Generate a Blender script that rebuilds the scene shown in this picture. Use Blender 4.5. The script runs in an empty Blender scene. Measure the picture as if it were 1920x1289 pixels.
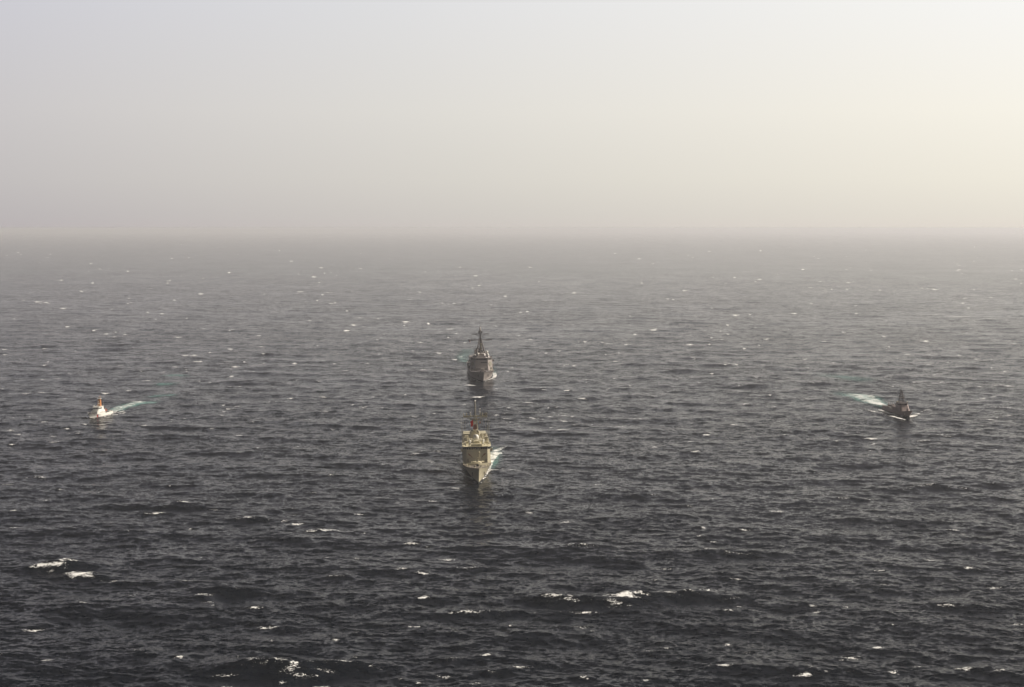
import bpy, math, random
import numpy as np
from mathutils import Vector, Matrix

sc = bpy.context.scene
C = sc.collection
R = math.radians
random.seed(7)
rng = np.random.default_rng(11)

# ------------------------------------------------------------------ camera
CAM_H = 119.0
FPX = 3300.0                       # focal length in pixels of a 1920 wide frame
PITCH = math.atan((644.5 - 428.0) / FPX)
cam_d = bpy.data.cameras.new('camera')
cam = bpy.data.objects.new('camera', cam_d)
C.objects.link(cam)
cam.location = (0, 0, CAM_H)
cam.rotation_euler = (R(90) - PITCH, 0, 0)
cam_d.sensor_width = 36.0
cam_d.lens = 36.0 * FPX / 1920.0
cam_d.clip_start = 1.0
cam_d.clip_end = 200000.0
sc.camera = cam

# ------------------------------------------------------------------ light
SUN_AZ = R(17)      # measured from +X (right of the view) towards +Y (away from the viewer)
SUN_EL = R(37)
sun_dir = Vector((math.cos(SUN_EL) * math.cos(SUN_AZ), math.cos(SUN_EL) * math.sin(SUN_AZ), math.sin(SUN_EL)))
sd = bpy.data.lights.new('sun', 'SUN')
sd.energy = 4.8      # bright sun behind thin dust
sd.angle = R(0.6)
sd.color = (1.0, 0.915, 0.80)
sun = bpy.data.objects.new('sun', sd)
C.objects.link(sun)
sun.location = (500, 100, 400)
sun.rotation_euler = sun_dir.to_track_quat('Z', 'Y').to_euler()

world = bpy.data.worlds.new('World')
sc.world = world
world.use_nodes = True
nt = world.node_tree
for n in list(nt.nodes):
    nt.nodes.remove(n)


def N(tree, kind, **kw):
    n = tree.nodes.new(kind)
    for k, v in kw.items():
        setattr(n, k, v)
    return n


def ramp(node, stops):
    cr = node.color_ramp
    while len(cr.elements) < len(stops):
        cr.elements.new(0.5)
    for e, (p, c) in zip(cr.elements, stops):
        e.position = p
        e.color = (c[0], c[1], c[2], 1)


def srgb(r, g, b):
    f = lambda v: (v / 255 / 12.92) if v / 255 <= 0.04045 else ((v / 255 + 0.055) / 1.055) ** 2.4
    return (f(r), f(g), f(b))


wo = N(nt, 'ShaderNodeOutputWorld')
bg = N(nt, 'ShaderNodeBackground')
tc = N(nt, 'ShaderNodeTexCoord')
sep = N(nt, 'ShaderNodeSeparateXYZ')
nt.links.new(tc.outputs['Generated'], sep.inputs[0])
sky = N(nt, 'ShaderNodeTexSky', sky_type='NISHITA', sun_disc=False)
sky.sun_elevation = SUN_EL
sky.sun_rotation = math.pi / 2 - SUN_AZ
sky.dust_density = 4.0
sky.air_density = 1.0
sky.ozone_density = 1.0
hsv = N(nt, 'ShaderNodeHueSaturation')
hsv.inputs['Saturation'].default_value = 0.30
hsv.inputs['Value'].default_value = 0.008
nt.links.new(sky.outputs[0], hsv.inputs['Color'])
# dusty low sky: brightness by elevation, warmer and brighter towards the sun
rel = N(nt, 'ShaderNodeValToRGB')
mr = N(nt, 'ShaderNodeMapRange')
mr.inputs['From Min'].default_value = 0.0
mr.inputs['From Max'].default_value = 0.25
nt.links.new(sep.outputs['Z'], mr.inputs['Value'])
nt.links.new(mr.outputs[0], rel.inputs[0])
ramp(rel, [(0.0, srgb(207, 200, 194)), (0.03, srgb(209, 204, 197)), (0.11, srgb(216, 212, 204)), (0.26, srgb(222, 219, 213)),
           (0.50, srgb(220, 220, 222)), (0.60, srgb(160, 158, 166)), (0.75, srgb(100, 96, 110)), (1.0, srgb(62, 58, 73))])  # upper stops lie above the view, darkened so the sea reflects less
dotn = N(nt, 'ShaderNodeVectorMath', operation='DOT_PRODUCT')
nt.links.new(tc.outputs['Generated'], dotn.inputs[0])
dotn.inputs[1].default_value = sun_dir
glow = N(nt, 'ShaderNodeValToRGB')
nt.links.new(dotn.outputs['Value'], glow.inputs[0])
ramp(glow, [(0.0, (0.765, 0.76, 0.83)), (0.235, (1.0, 1.0, 1.0)), (0.44, (1.24, 1.23, 1.175)), (0.56, (1.36, 1.35, 1.29)),
            (0.72, (2.3, 2.2, 2.0)), (0.90, (6.0, 5.6, 4.9)), (1.0, (16.0, 15.0, 13.0))])  # last stops: strong glow added out of view to brighten the haze
mul = N(nt, 'ShaderNodeMix', data_type='RGBA', blend_type='MULTIPLY')
mul.inputs[0].default_value = 1.0
up = N(nt, 'ShaderNodeMapRange', interpolation_type='SMOOTHSTEP')
up.inputs['From Min'].default_value = 0.14
up.inputs['From Max'].default_value = 0.42
nt.links.new(sep.outputs['Z'], up.inputs['Value'])
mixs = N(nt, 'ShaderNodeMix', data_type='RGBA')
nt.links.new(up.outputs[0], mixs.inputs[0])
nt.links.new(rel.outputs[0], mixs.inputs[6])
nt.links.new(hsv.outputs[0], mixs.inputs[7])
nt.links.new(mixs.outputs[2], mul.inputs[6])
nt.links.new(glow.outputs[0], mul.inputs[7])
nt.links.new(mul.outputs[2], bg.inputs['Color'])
bg.inputs['Strength'].default_value = 1.0
nt.links.new(bg.outputs[0], wo.inputs[0])

sc.view_settings.view_transform = 'Standard'
sc.view_settings.look = 'None'
sc.view_settings.exposure = 0.0
sc.view_settings.gamma = 1.0
sc.cycles.use_denoising = True
sc.cycles.denoiser = 'OPENIMAGEDENOISE'
sc.cycles.denoising_prefilter = 'ACCURATE'
sc.cycles.max_bounces = 6
sc.cycles.glossy_bounces = 2
sc.cycles.diffuse_bounces = 2
sc.cycles.volume_bounces = 5
sc.cycles.transparent_max_bounces = 8
sc.cycles.caustics_reflective = False
sc.cycles.caustics_refractive = False
sc.cycles.sample_clamp_indirect = 4.0


# ------------------------------------------------------------------ helpers
def sea_point(px, py):
    """the point of the sea that the photograph shows at (px, py)"""
    d = Vector(((px - 960) / FPX, -(py - 644.5) / FPX, -1.0))
    d = cam.rotation_euler.to_matrix() @ d
    t = CAM_H / -d.z
    return Vector((d.x * t, d.y * t, 0.0))


def tag(o, label=None, cat=None, group=None, kind=None):
    if label: o['label'] = label
    if cat: o['category'] = cat
    if group: o['group'] = group
    if kind: o['kind'] = kind
    return o


def empty(name, loc, rot=(0, 0, 0)):
    o = bpy.data.objects.new(name, None)
    o.location = loc
    o.rotation_euler = rot
    C.objects.link(o)
    return o


def paint(name, col, rough=0.55, var=0.12, scale=0.35, streak=0.0, metal=0.0, grime=(0.18, 0.10, 0.05)):
    m = bpy.data.materials.new(name)
    m.use_nodes = True
    t = m.node_tree
    b = t.nodes['Principled BSDF']
    b.inputs['Roughness'].default_value = rough
    b.inputs['Metallic'].default_value = metal
    co = N(t, 'ShaderNodeTexCoord')
    no = N(t, 'ShaderNodeTexNoise')
    no.inputs['Scale'].default_value = scale
    no.inputs['Detail'].default_value = 5
    t.links.new(co.outputs['Object'], no.inputs['Vector'])
    r = N(t, 'ShaderNodeValToRGB')
    t.links.new(no.outputs['Fac'], r.inputs[0])
    ramp(r, [(0.3, tuple(c * (1 - var) for c in col)), (0.7, tuple(min(1, c * (1 + var)) for c in col))])
    out = r.outputs[0]
    if streak > 0:
        mp = N(t, 'ShaderNodeMapping')
        mp.inputs['Scale'].default_value = (1.3, 1.3, 0.12)
        t.links.new(co.outputs['Object'], mp.inputs[0])
        n2 = N(t, 'ShaderNodeTexNoise')
        n2.inputs['Scale'].default_value = 0.9
        n2.inputs['Detail'].default_value = 6
        t.links.new(mp.outputs[0], n2.inputs['Vector'])
        mr = N(t, 'ShaderNodeMapRange')
        mr.inputs['From Min'].default_value = 0.55
        mr.inputs['From Max'].default_value = 0.75
        mr.inputs['To Max'].default_value = streak
        t.links.new(n2.outputs['Fac'], mr.inputs['Value'])
        mx = N(t, 'ShaderNodeMix', data_type='RGBA')
        t.links.new(mr.outputs[0], mx.inputs[0])
        t.links.new(out, mx.inputs[6])
        mx.inputs[7].default_value = (*grime, 1)
        out = mx.outputs[2]
    t.links.new(out, b.inputs['Base Color'])
    return m


class MB:
    """collects shapes; build() links them as one mesh object"""
    oy = 0.0

    def __init__(self):
        self.v, self.f = [], []

    def _add(self, vs, fs):
        k = len(self.v)
        self.v += [tuple(p) for p in vs]
        self.f += [tuple(i + k for i in f) for f in fs]
        return self

    def bx(self, x0, x1, y0, y1, z0, z1):
        return self._add([(x0, y0, z0), (x1, y0, z0), (x1, y1, z0), (x0, y1, z0),
                          (x0, y0, z1), (x1, y0, z1), (x1, y1, z1), (x0, y1, z1)],
                         [(0, 3, 2, 1), (4, 5, 6, 7), (0, 1, 5, 4), (1, 2, 6, 5), (2, 3, 7, 6), (3, 0, 4, 7)])

    def prism(self, p0, z0, p1, z1):
        n = len(p0)
        vs = [(x, y, z0) for x, y in p0] + [(x, y, z1) for x, y in p1]
        fs = [tuple(range(n))[::-1], tuple(range(n, 2 * n))]
        fs += [(i, (i + 1) % n, n + (i + 1) % n, n + i) for i in range(n)]
        return self._add(vs, fs)

    def tube(self, a, b, r0, r1=None, n=8):
        r1 = r0 if r1 is None else r1
        a, b = Vector(a), Vector(b)
        d = (b - a).normalized()
        u = d.orthogonal().normalized()
        w = d.cross(u)
        vs = []
        for p, r in ((a, r0), (b, r1)):
            for i in range(n):
                t = 2 * math.pi * i / n
                vs.append(p + (u * math.cos(t) + w * math.sin(t)) * r)
        fs = [tuple(range(n))[::-1], tuple(range(n, 2 * n))]
        fs += [(i, (i + 1) % n, n + (i + 1) % n, n + i) for i in range(n)]
        return self._add(vs, fs)

    def ball(self, c, r, s=(1, 1, 1), n=14):
        vs, fs = [], []
        m = n // 2
        for j in range(m + 1):
            ph = math.pi * j / m
            for i in range(n):
                t = 2 * math.pi * i / n
                vs.append((c[0] + r * s[0] * math.sin(ph) * math.cos(t), c[1] + r * s[1] * math.sin(ph) * math.sin(t),
                           c[2] + r * s[2] * math.cos(ph)))
        for j in range(m):
            for i in range(n):
                fs.append((j * n + i, (j + 1) * n + i, (j + 1) * n + (i + 1) % n, j * n + (i + 1) % n))
        return self._add(vs, fs)

    def dish(self, c, r, depth, tilt=0.1, n=16):
        """a shallow bowl facing forward (-y)"""
        vs, fs = [(c[0], c[1] + depth, c[2])], []
        for k, q in ((1, 0.5), (2, 1.0)):
            for i in range(n):
                t = 2 * math.pi * i / n
                vs.append((c[0] + r * q * math.cos(t), c[1] + depth * (1 - q * q), c[2] + r * q * math.sin(t)))
        for i in range(n):
            fs.append((0, 1 + i, 1 + (i + 1) % n))
            fs.append((1 + i, 1 + n + i, 1 + n + (i + 1) % n, 1 + (i + 1) % n))
        return self._add(vs, fs)

    def rail(self, pts, h=1.0, r=0.03, closed=False):
        seg = list(zip(pts, pts[1:])) + ([(pts[-1], pts[0])] if closed else [])
        for a, b in seg:
            a, b = Vector(a), Vector(b)
            for q in (0.5, 1.0):
                self.tube(a + Vector((0, 0, h * q)), b + Vector((0, 0, h * q)), r, n=4)
            m = max(1, int((b - a).length / 2.2))
            for i in range(m):
                p = a.lerp(b, i / m)
                self.tube(p, p + Vector((0, 0, h)), r * 1.2, n=4)
        return self

    def lattice(self, base, top, w0, w1, n, r, legs=4):
        """square lattice mast from base to top, half widths w0 -> w1"""
        base, top = Vector(base), Vector(top)
        cs = [(-1, -1), (1, -1), (1, 1), (-1, 1)]
        lv = []
        for i in range(n + 1):
            q = i / n
            p = base.lerp(top, q)
            w = w0 + (w1 - w0) * q
            lv.append([p + Vector((cx * w, cy * w, 0)) for cx, cy in cs])
        for i in range(n):
            for k in range(4):
                self.tube(lv[i][k], lv[i + 1][k], r, n=5)
                self.tube(lv[i + 1][k], lv[i + 1][(k + 1) % 4], r * 0.7, n=4)
                self.tube(lv[i][k], lv[i + 1][(k + 1) % 4], r * 0.6, n=4)
        return self

    def build(self, name, mat, parent=None, smooth=False, label=None, bevel=0.0):
        me = bpy.data.meshes.new(name)
        oy = MB.oy if parent is not None else 0
        me.from_pydata([(x, y - oy, z) for x, y, z in self.v], [], self.f)
        me.materials.append(mat)
        me.update()
        if smooth:
            me.polygons.foreach_set('use_smooth', [True] * len(me.polygons))
        o = bpy.data.objects.new(name, me)
        C.objects.link(o)
        if parent is not None:
            o.parent = parent
        if label:
            o['label'] = label
        if bevel:
            bv = o.modifiers.new('bevel', 'BEVEL')
            bv.width = bevel
            bv.segments = 2
            bv.limit_method = 'ANGLE'
        return o


def chamfer(w, y0, y1, cx, cy, back=True):
    """plan outline of a deckhouse, corners cut at the front (and at the back)"""
    p = [(-w + cx, y0), (w - cx, y0), (w, y0 + cy)]
    if back:
        p += [(w, y1 - cy * .5), (w - cx * .5, y1), (-w + cx * .5, y1), (-w, y1 - cy * .5)]
    else:
        p += [(w, y1), (-w, y1)]
    return p + [(-w, y0 + cy)]


class Hull:
    def __init__(s, L, B, z_bow, z_mid, rake, flare=0.35, full=0.32, fine=0.5, stern_z=None, stern_w=0.86, step=None):
        s.L, s.B, s.zb, s.zm, s.rake, s.flare, s.full, s.fine = L, B, z_bow, z_mid, rake, flare, full, fine
        s.sz = z_mid if stern_z is None else stern_z
        s.sw, s.step = stern_w, step

    def zd(s, t):
        z = s.zm + (s.zb - s.zm) * max(0, 1 - t / 0.38) ** 1.7
        if s.step and t > s.step:
            z = s.sz
        return z

    def bd(s, t):
        b = s.B / 2 * math.sin(math.pi / 2 * min(1, (t + 0.002) / s.full)) ** 0.72
        if t > 0.7: b *= 1 - (1 - s.sw) * ((t - 0.7) / 0.3) ** 2
        return max(b, 0.12)

    def bw(s, t):
        b = s.B / 2 * 0.95 * math.sin(math.pi / 2 * min(1, t / s.fine)) ** 1.05
        if t > 0.7: b *= 1 - (1 - s.sw) * ((t - 0.7) / 0.3) ** 2
        return max(b, 0.06)

    def pt(s, t, q, side, off=0.0):
        """q = 0 at the waterline, 1 at the deck edge; below 0 under water"""
        zd = s.zd(t)
        z = zd * q if q >= 0 else 2.0 * q
        qq = max(q, 0)
        b = s.bw(t) + (s.bd(t) - s.bw(t)) * qq ** 1.35
        if q < 0: b *= 1 + 0.25 * q
        y = t * s.L + s.rake * (1 - q) * max(0, 1 - t / 0.5) ** 3
        return Vector((side * (b + off), y, z))

    def build(s, mat, deckmat, parent, bootmat, lip=0.25):
        ts = [0, .006, .015, .03, .05, .08, .11, .15, .19, .24, .3, .37, .45, .55, .65, .72, .78, .84, .9, .95, 1.0]
        if s.step:
            ts = sorted(ts + [s.step, s.step + 0.001])
        qs = [-1.0, -.3, 0.0, 0.08, .25, .45, .65, .82, 1.0]

        def skin(qr, off, close):
            vs, fs = [], []
            for t in ts:
                vs += [s.pt(t, q, -1, off) for q in qr]
                vs += [s.pt(t, q, 1, off) for q in qr[::-1]]
            n = 2 * len(qr)
            k = len(qr)
            for i in range(len(ts) - 1):
                for j in range(n - 1):
                    if j == k - 1: continue
                    fs.append((i * n + j, (i + 1) * n + j, (i + 1) * n + j + 1, i * n + j + 1))
            if close:
                i = (len(ts) - 1) * n
                fs.append(tuple(range(i, i + n)))
                for j in range(k - 1):     # the stem closes the two sides
                    fs.append((j, j + 1, n - 2 - j, n - 1 - j))
            return vs, fs
        m = MB()
        vs, fs = skin(qs, 0, True)
        m._add(vs, fs)
        h = m.build('hull', mat, parent, smooth=False)
        m = MB()
        vs, fs = skin([-.25, 0.0, 0.085], 0.03, False)
        m._add(vs, fs)
        m.build('waterline_stripe', bootmat, h)
        # deck lies a hand below the gunwale
        m = MB()
        vs, fs = [], []
        for t in ts:
            zd = s.zd(t) - lip
            b = max(0.03, s.bd(t) - 0.06)
            y = t * s.L + 0.05
            vs += [(-b, y, zd), (0, y, zd + 0.03 * b), (b, y, zd)]
        for i in range(len(ts) - 1):
            for j in range(2):
                fs.append((i * 3 + j, i * 3 + j + 1, (i + 1) * 3 + j + 1, (i + 1) * 3 + j))
        m._add(vs, fs)
        m.build('deck', deckmat, parent)
        return h


def whip(parent, mat, x, y, z, h, lean=(0, 0), r=0.06):
    MB().tube((x, y, z), (x + lean[0], y + lean[1], z + h), r, r * 0.4, 6).tube((x, y, z - 0.2), (x, y, z + 0.8), r * 2.2, r * 1.6, 6) \
        .build('whip_antenna', mat, parent)


def windows(parent, mat, pts, z0, z1, y_out=0.05):
    """windows as flush-mounted panes proud of the wall; pts = [(xa, ya, xb, yb)] plan segments"""
    for xa, ya, xb, yb in pts:
        a, b = Vector((xa, ya, 0)), Vector((xb, yb, 0))
        d = (b - a).normalized()
        nrm = Vector((d.y, -d.x, 0)) * y_out
        m = MB()
        m._add([a + nrm + Vector((0, 0, z0)), b + nrm + Vector((0, 0, z0)), b + nrm + Vector((0, 0, z1)), a + nrm + Vector((0, 0, z1)),
                a - nrm + Vector((0, 0, z0)), b - nrm + Vector((0, 0, z0)), b - nrm + Vector((0, 0, z1)), a - nrm + Vector((0, 0, z1))],
               [(0, 1, 2, 3), (7, 6, 5, 4), (0, 4, 5, 1), (1, 5, 6, 2), (2, 6, 7, 3), (3, 7, 4, 0)])
        m.build('window', mat, parent)


def split_seg(a, b, n, gap=0.25):
    out = []
    for i in range(n):
        q0, q1 = (i + gap / 2) / n, (i + 1 - gap / 2) / n
        out.append((a[0] + (b[0] - a[0]) * q0, a[1] + (b[1] - a[1]) * q0, a[0] + (b[0] - a[0]) * q1, a[1] + (b[1] - a[1]) * q1))
    return out


def close_in_gun(parent, white, grey, x, y, z):
    b = MB().tube((x, y, z), (x, y, z + 0.9), 1.1, 1.0, 12).build('close_in_gun', grey, parent)
    MB().tube((x, y, z + 0.9), (x, y, z + 3.2), 0.75, 0.75, 12).ball((x, y, z + 3.2), 0.75).build('gun_radome', white, b, smooth=True)
    MB().tube((x, y - 0.5, z + 1.9), (x, y - 2.3, z + 2.0), 0.13, 0.1, 6).build('gun_barrel', grey, b)


def deck_gun(parent, mat, x, y, z, s=1.0, elev=12, barrel=6.0):
    w = 1.5 * s
    p0 = [(x - w, y - 1.3 * s), (x + w, y - 1.3 * s), (x + w, y + 1.9 * s), (x - w, y + 1.9 * s)]
    p1 = [(x - w * .7, y - 0.5 * s), (x + w * .7, y - 0.5 * s), (x + w * .75, y + 1.6 * s), (x - w * .75, y + 1.6 * s)]
    g = MB().prism(p0, z + .3 * s, p1, z + 2.5 * s).tube((x, y, z), (x, y, z + .35 * s), 1.7 * s, 1.7 * s, 16).build('deck_gun', mat, parent, bevel=0.1 * s)
    e = R(elev)
    a = Vector((x, y - 0.8 * s, z + 1.5 * s))
    b = a + Vector((0, -math.cos(e), math.sin(e))) * barrel
    MB().tube(a, b, 0.2 * s, 0.11 * s, 8).tube(a, a.lerp(b, .3), 0.3 * s, 0.25 * s, 8).build('gun_barrel', mat, g)
    return g


# ------------------------------------------------------------------ materials
M = {}
M['buff_grey'] = paint('warm_grey_ship_paint', (0.50, 0.455, 0.325), 0.5, 0.06, 0.25, streak=0.35)
M['buff_dark'] = paint('darker_grey_ship_paint', (0.27, 0.25, 0.20), 0.55, 0.14, 0.5, streak=0.3)
M['buff_deck'] = paint('frigate_deck_paint', (0.17, 0.145, 0.125), 0.75, 0.15, 0.4)
M['buff_pale'] = paint('pale_sunlit_paint', (0.66, 0.60, 0.42), 0.6, 0.1, 0.5)  # paler buff: sunlight on roof tops and deck clutter put into the colour
M['haze_grey'] = paint('haze_grey_paint', (0.35, 0.31, 0.29), 0.5, 0.06, 0.2, streak=0.25)
M['haze_dark'] = paint('dark_grey_paint', (0.085, 0.07, 0.068), 0.6, 0.15, 0.5)
M['grey_deck'] = paint('non_skid_deck', (0.10, 0.095, 0.095), 0.85, 0.15, 0.4)
M['patrol_grey'] = paint('patrol_grey_paint', (0.26, 0.20, 0.185), 0.5, 0.08, 0.3, streak=0.25)
M['white'] = paint('white_ship_paint', (0.78, 0.77, 0.72), 0.4, 0.04, 0.4, streak=0.12)
M['cream_white'] = paint('off_white_fibreglass', (0.72, 0.70, 0.64), 0.35, 0.04, 1.0)
M['mast_buff'] = paint('orange_buff_mast_paint', (0.50, 0.20, 0.055), 0.5, 0.1, 0.8)
M['black'] = paint('black_paint', (0.02, 0.02, 0.022), 0.5, 0.2, 1.0)
M['boot'] = paint('boot_topping', (0.03, 0.025, 0.025), 0.5, 0.3, 0.6)
M['glass'] = paint('dark_window_glass', (0.012, 0.014, 0.016), 0.08, 0.1, 1.0)
M['red'] = paint('red_hull_stripe', (0.55, 0.05, 0.03), 0.5, 0.05, 1.0)
M['blue'] = paint('blue_hull_stripe', (0.03, 0.07, 0.30), 0.5, 0.05, 1.0)
M['orange'] = paint('rescue_boat_fabric', (0.34, 0.07, 0.025), 0.7, 0.1, 1.0)
M['rust'] = paint('red_brown_primer', (0.22, 0.075, 0.045), 0.7, 0.2, 1.0)


# ------------------------------------------------------------------ the frigate (nearest ship)
def ship_root(name, bow_px, L, heading, roll, label, cat, rake):
    """heading: degrees the bow points to the right of straight towards the viewer"""
    p = sea_point(*bow_px)
    a = R(heading)
    fwd = Vector((math.sin(a), -math.cos(a), 0))
    o = empty(name, p - fwd * (L / 2 - rake), (0, R(roll), a))
    tag(o, label, cat, 'ships sailing in formation')
    MB.oy = L / 2
    return o


def make_frigate():
    L = 136.0
    r = ship_root('frigate', (897.7, 907), L, 2.2, -1.2,
                  'sand grey frigate nearest the viewer with tall pole mast and pale round radar dome', 'warship', 5.5)
    g, dk, pale, dark = M['buff_grey'], M['buff_deck'], M['buff_pale'], M['buff_dark']
    H = Hull(L, 13.7, 7.9, 4.7, 5.5, full=0.30, fine=0.62)
    h = H.build(g, dk, r, M['boot'])
    for s in (-1, 1):
        a = H.pt(0.085, 0.66, s, 0.10)
        MB().tube(a, a + Vector((0, 0.5, -1.7)), 0.22, 0.16, 6).tube(a + Vector((0, -.6, -1.7)), a + Vector((0, 1.4, -1.5)), 0.18, 0.1, 6) \
            .build('anchor', M['black'], h)
    rp = [H.pt(t, 1, -1, -.1) for t in (.3, .24, .19, .15, .11, .08, .05, .03, .015, .004)]
    rp += [H.pt(t, 1, 1, -.1) for t in (.004, .015, .03, .05, .08, .11, .15, .19, .24, .3)]
    MB().rail(rp, 1.0, 0.035).build('bow_railing', pale, r)
    # foredeck: breakwater, missile launcher, capstans
    zf = 5.5
    MB().prism([(-5.2, 31.0), (0, 28.2), (5.2, 31.0), (5.2, 31.3), (0, 28.5), (-5.2, 31.3)], zf - .4, [(-5.2, 31.0), (0, 28.2), (5.2, 31.0), (5.2, 31.3), (0, 28.5), (-5.2, 31.3)], zf + .75) \
        .build('breakwater', pale, r)
    b = MB().tube((0, 33, zf - .3), (0, 33, zf + 1.1), 2.6, 2.45, 20).bx(-3.0, -1.2, 31.8, 34.4, zf - .3, zf + 1.0).bx(2.0, 3.3, 31.8, 34.4, zf - .3, zf + 1.25).build('missile_launcher', pale, r)
    MB().tube((0.2, 33, zf + 1.1), (0.2, 33, zf + 2.6), 0.75, 0.55, 12).bx(.0, 1.5, 32.4, 33.6, zf + 2.2, zf + 3.2).build('launcher_pedestal', g, b)
    MB().tube((1.0, 33.6, zf + 2.2), (1.1, 32.0, zf + 6.0), 0.32, 0.26, 8).bx(0.75, 1.3, 32.2, 32.9, zf + 3.2, zf + 5.0).build('launcher_arm', pale, b)
    for s in (-1, 1):
        MB().tube((s * 1.5, 16, 6.2), (s * 1.5, 16, 7.2), 0.45, 0.55, 10).build('capstan', dark, r)
        for y, x in ((10, 1.5), (20, 3.9), (26, 5.0)):
            MB().tube((s * x, y, 6.6 - y * .04), (s * x, y, 7.1 - y * .02), 0.2, n=8).tube((s * x, y + .8, 6.6 - y * .04), (s * x, y + .8, 7.1 - y * .02), 0.2, n=8).bx(s * x - .25, s * x + .25, y - .3, y + 1.1, 4.8, 6.65 - y * .04).build('bollard', pale, r)
    MB().bx(-.7, .7, 21, 22.6, 5.6, 6.9).build('deck_locker', M['black'], r)
    MB().tube((0, 1.6, 7.5), (0, 1.2, 10.2), 0.07, 0.04, 6).build('jackstaff', pale, r)
    # bridge block
    p0 = chamfer(6.65, 41, 57, 1.5, 2.0, False)
    p1 = chamfer(6.65, 41.5, 57, 1.5, 2.0, False)
    bb = MB().prism(p0, 4.3, p1, 12.0).build('bridge', g, r)
    MB().prism(chamfer(6.95, 41.0, 57.3, 1.5, 2.0, False), 12.0, chamfer(6.95, 41.0, 57.3, 1.5, 2.0, False), 12.22).build('bridge_roof', pale, bb)
    windows(bb, M['glass'], split_seg((-5.15, 41.38), (5.15, 41.38), 9, .28), 10.75, 11.65, 0.06)
    windows(bb, M['glass'], split_seg((5.25, 41.5), (6.6, 43.3), 2, .3), 10.75, 11.65, 0.08)
    windows(bb, M['glass'], split_seg((-6.6, 43.3), (-5.25, 41.5), 2, .3), 10.75, 11.65, 0.08)
    MB().bx(-6.75, 6.75, 40.72, 41.15, 11.68, 11.98).build('window_visor', M['black'], bb)
    for s in (-1, 1):
        w = MB().bx(s * 6.68 - (0 if s > 0 else 1.0), s * 6.68 + (1.0 if s > 0 else 0), 43.4, 47, 9.6, 9.8)
        w.bx(min(s * 7.6, s * 7.72), max(s * 7.6, s * 7.72), 43.4, 47, 9.8, 11.0).bx(min(s * 6.7, s * 7.6), max(s * 6.7, s * 7.6), 43.4, 43.5, 9.8, 11.0)
        w.build('bridge_wing', g, bb)
        # fire hose lockers and ladders hung on the front wall
        MB().tube((s * 3.6, 41.0, 9.2), (s * 2.3, 41.0, 7.6), 0.13, n=6).tube((s * 4.2, 41.0, 9.6), (s * 3.4, 41.0, 8.6), 0.18, n=6).build('stowed_davit', M['rust'], bb)
        MB().bx(s * 4.4 - .3, s * 4.4 + .3, 40.75, 41.12, 5.3, 7.0).build('locker', dark, bb)
    for z in (7.2, 9.9):
        MB().bx(-5.1, 5.1, 41.05 + (z - 4.7) * .07 - .07, 41.09 + (z - 4.7) * .07, z, z + .07).build('rubbing_strake', dark, bb)
    MB().bx(-2.7, 2.6, 42.0, 44.2, 12.22, 13.25).build('signal_house', g, r)
    MB().rail([(-6.7, 57, 12.22), (-6.7, 43.2, 12.22), (-5.2, 41.4, 12.22), (5.2, 41.4, 12.22), (6.7, 43.2, 12.22), (6.7, 57, 12.22)], 1.05, .035).build('roof_railing', pale, r)
    # long full-width deckhouse
    dh = MB().bx(-6.6, 6.6, 57.02, 114, 4.7, 10.4).build('deckhouse', g, r)
    MB().bx(-6.7, 6.7, 57.4, 114.1, 10.4, 10.55).build('deckhouse_roof', dk, dh)
    MB().rail([(-6.5, 57.5, 10.55), (-6.5, 113.8, 10.55), (6.5, 113.8, 10.55), (6.5, 57.5, 10.55)], 1.1, .035).build('roof_railing', pale, dh)
    for s in (-1, 1):
        MB().bx(s * 5.2 - 1.1, s * 5.2 + 1.1, 62, 66, 10.55, 13.0).bx(s * 5.2 - .8, s * 5.2 + .8, 62.4, 65.4, 13.0, 15.0).build('jammer_housing', g, r)
        MB().bx(s * 4.6 - .9, s * 4.6 + .9, 70, 78, 10.55, 12.1).build('locker', g, r)
        for y in (80, 82.6, 85.2, 87.8):
            MB().tube((s * 5.7, y, 11.2), (s * 5.7, y + 1.7, 11.2), 0.42, n=10).build('life_raft', M['cream_white'], r, smooth=True)
        for y in (59.3, 61):
            MB().tube((s * 6.0, y, 12.4), (s * 6.0, y + 1.4, 12.4), 0.4, n=10).build('life_raft', M['cream_white'], r, smooth=True)
        MB().tube((s * 3.3, 50, 12.2), (s * 3.3, 50, 13.7), 0.5, 0.5, 10).ball((s * 3.3, 50, 13.9), 0.62).build('satellite_dome', M['cream_white'], r, smooth=True)
        MB().tube((s * 5.5, 47, 12.2), (s * 5.5, 47, 13.4), 0.25, n=8).tube((s * 5.5, 46.4, 13.6), (s * 5.5, 47.3, 13.6), 0.4, n=10).build('searchlight', pale, r)
        MB().bx(s * 4.8 - .9, s * 4.8 + .9, 52.5, 54, 12.22, 13.3).build('flag_locker', g, r)
        MB().bx(s * 6.1 - .35, s * 6.1 + .35, 49, 51.5, 12.22, 13.0).build('chaff_launcher', dark, r)
        whip(r, dark, s * 6.6, 60, 10.5, 14.5, (s * .5, 0), .12)
        whip(r, dark, s * 6.2, 68, 10.5, 13.0, (s * .2, 0), .12)
        whip(r, dark, s * 6.5, 100, 10.5, 9.5, (s * .8, 0), .07)
    # upper house under the mast
    MB().bx(-3.2, 3.2, 57.6, 72, 10.55, 13.2).build('upper_deckhouse', g, r)
    MB().rail([(-3.1, 72, 13.2), (-3.1, 57.7, 13.2), (3.1, 57.7, 13.2), (3.1, 72, 13.2)], 1.0, .035).build('roof_railing', pale, r)
    t = MB().tube((0, 55.5, 12.2), (0, 55.5, 14.2), 1.5, 1.0, 12).build('dome_tower', g, r)
    MB().ball((0, 55.5, 15.6), 1.42, (1, 1, 1.22), 20).build('radar_dome', M['cream_white'], t, smooth=True, label='egg-shaped pale radar dome above the bridge')
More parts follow.
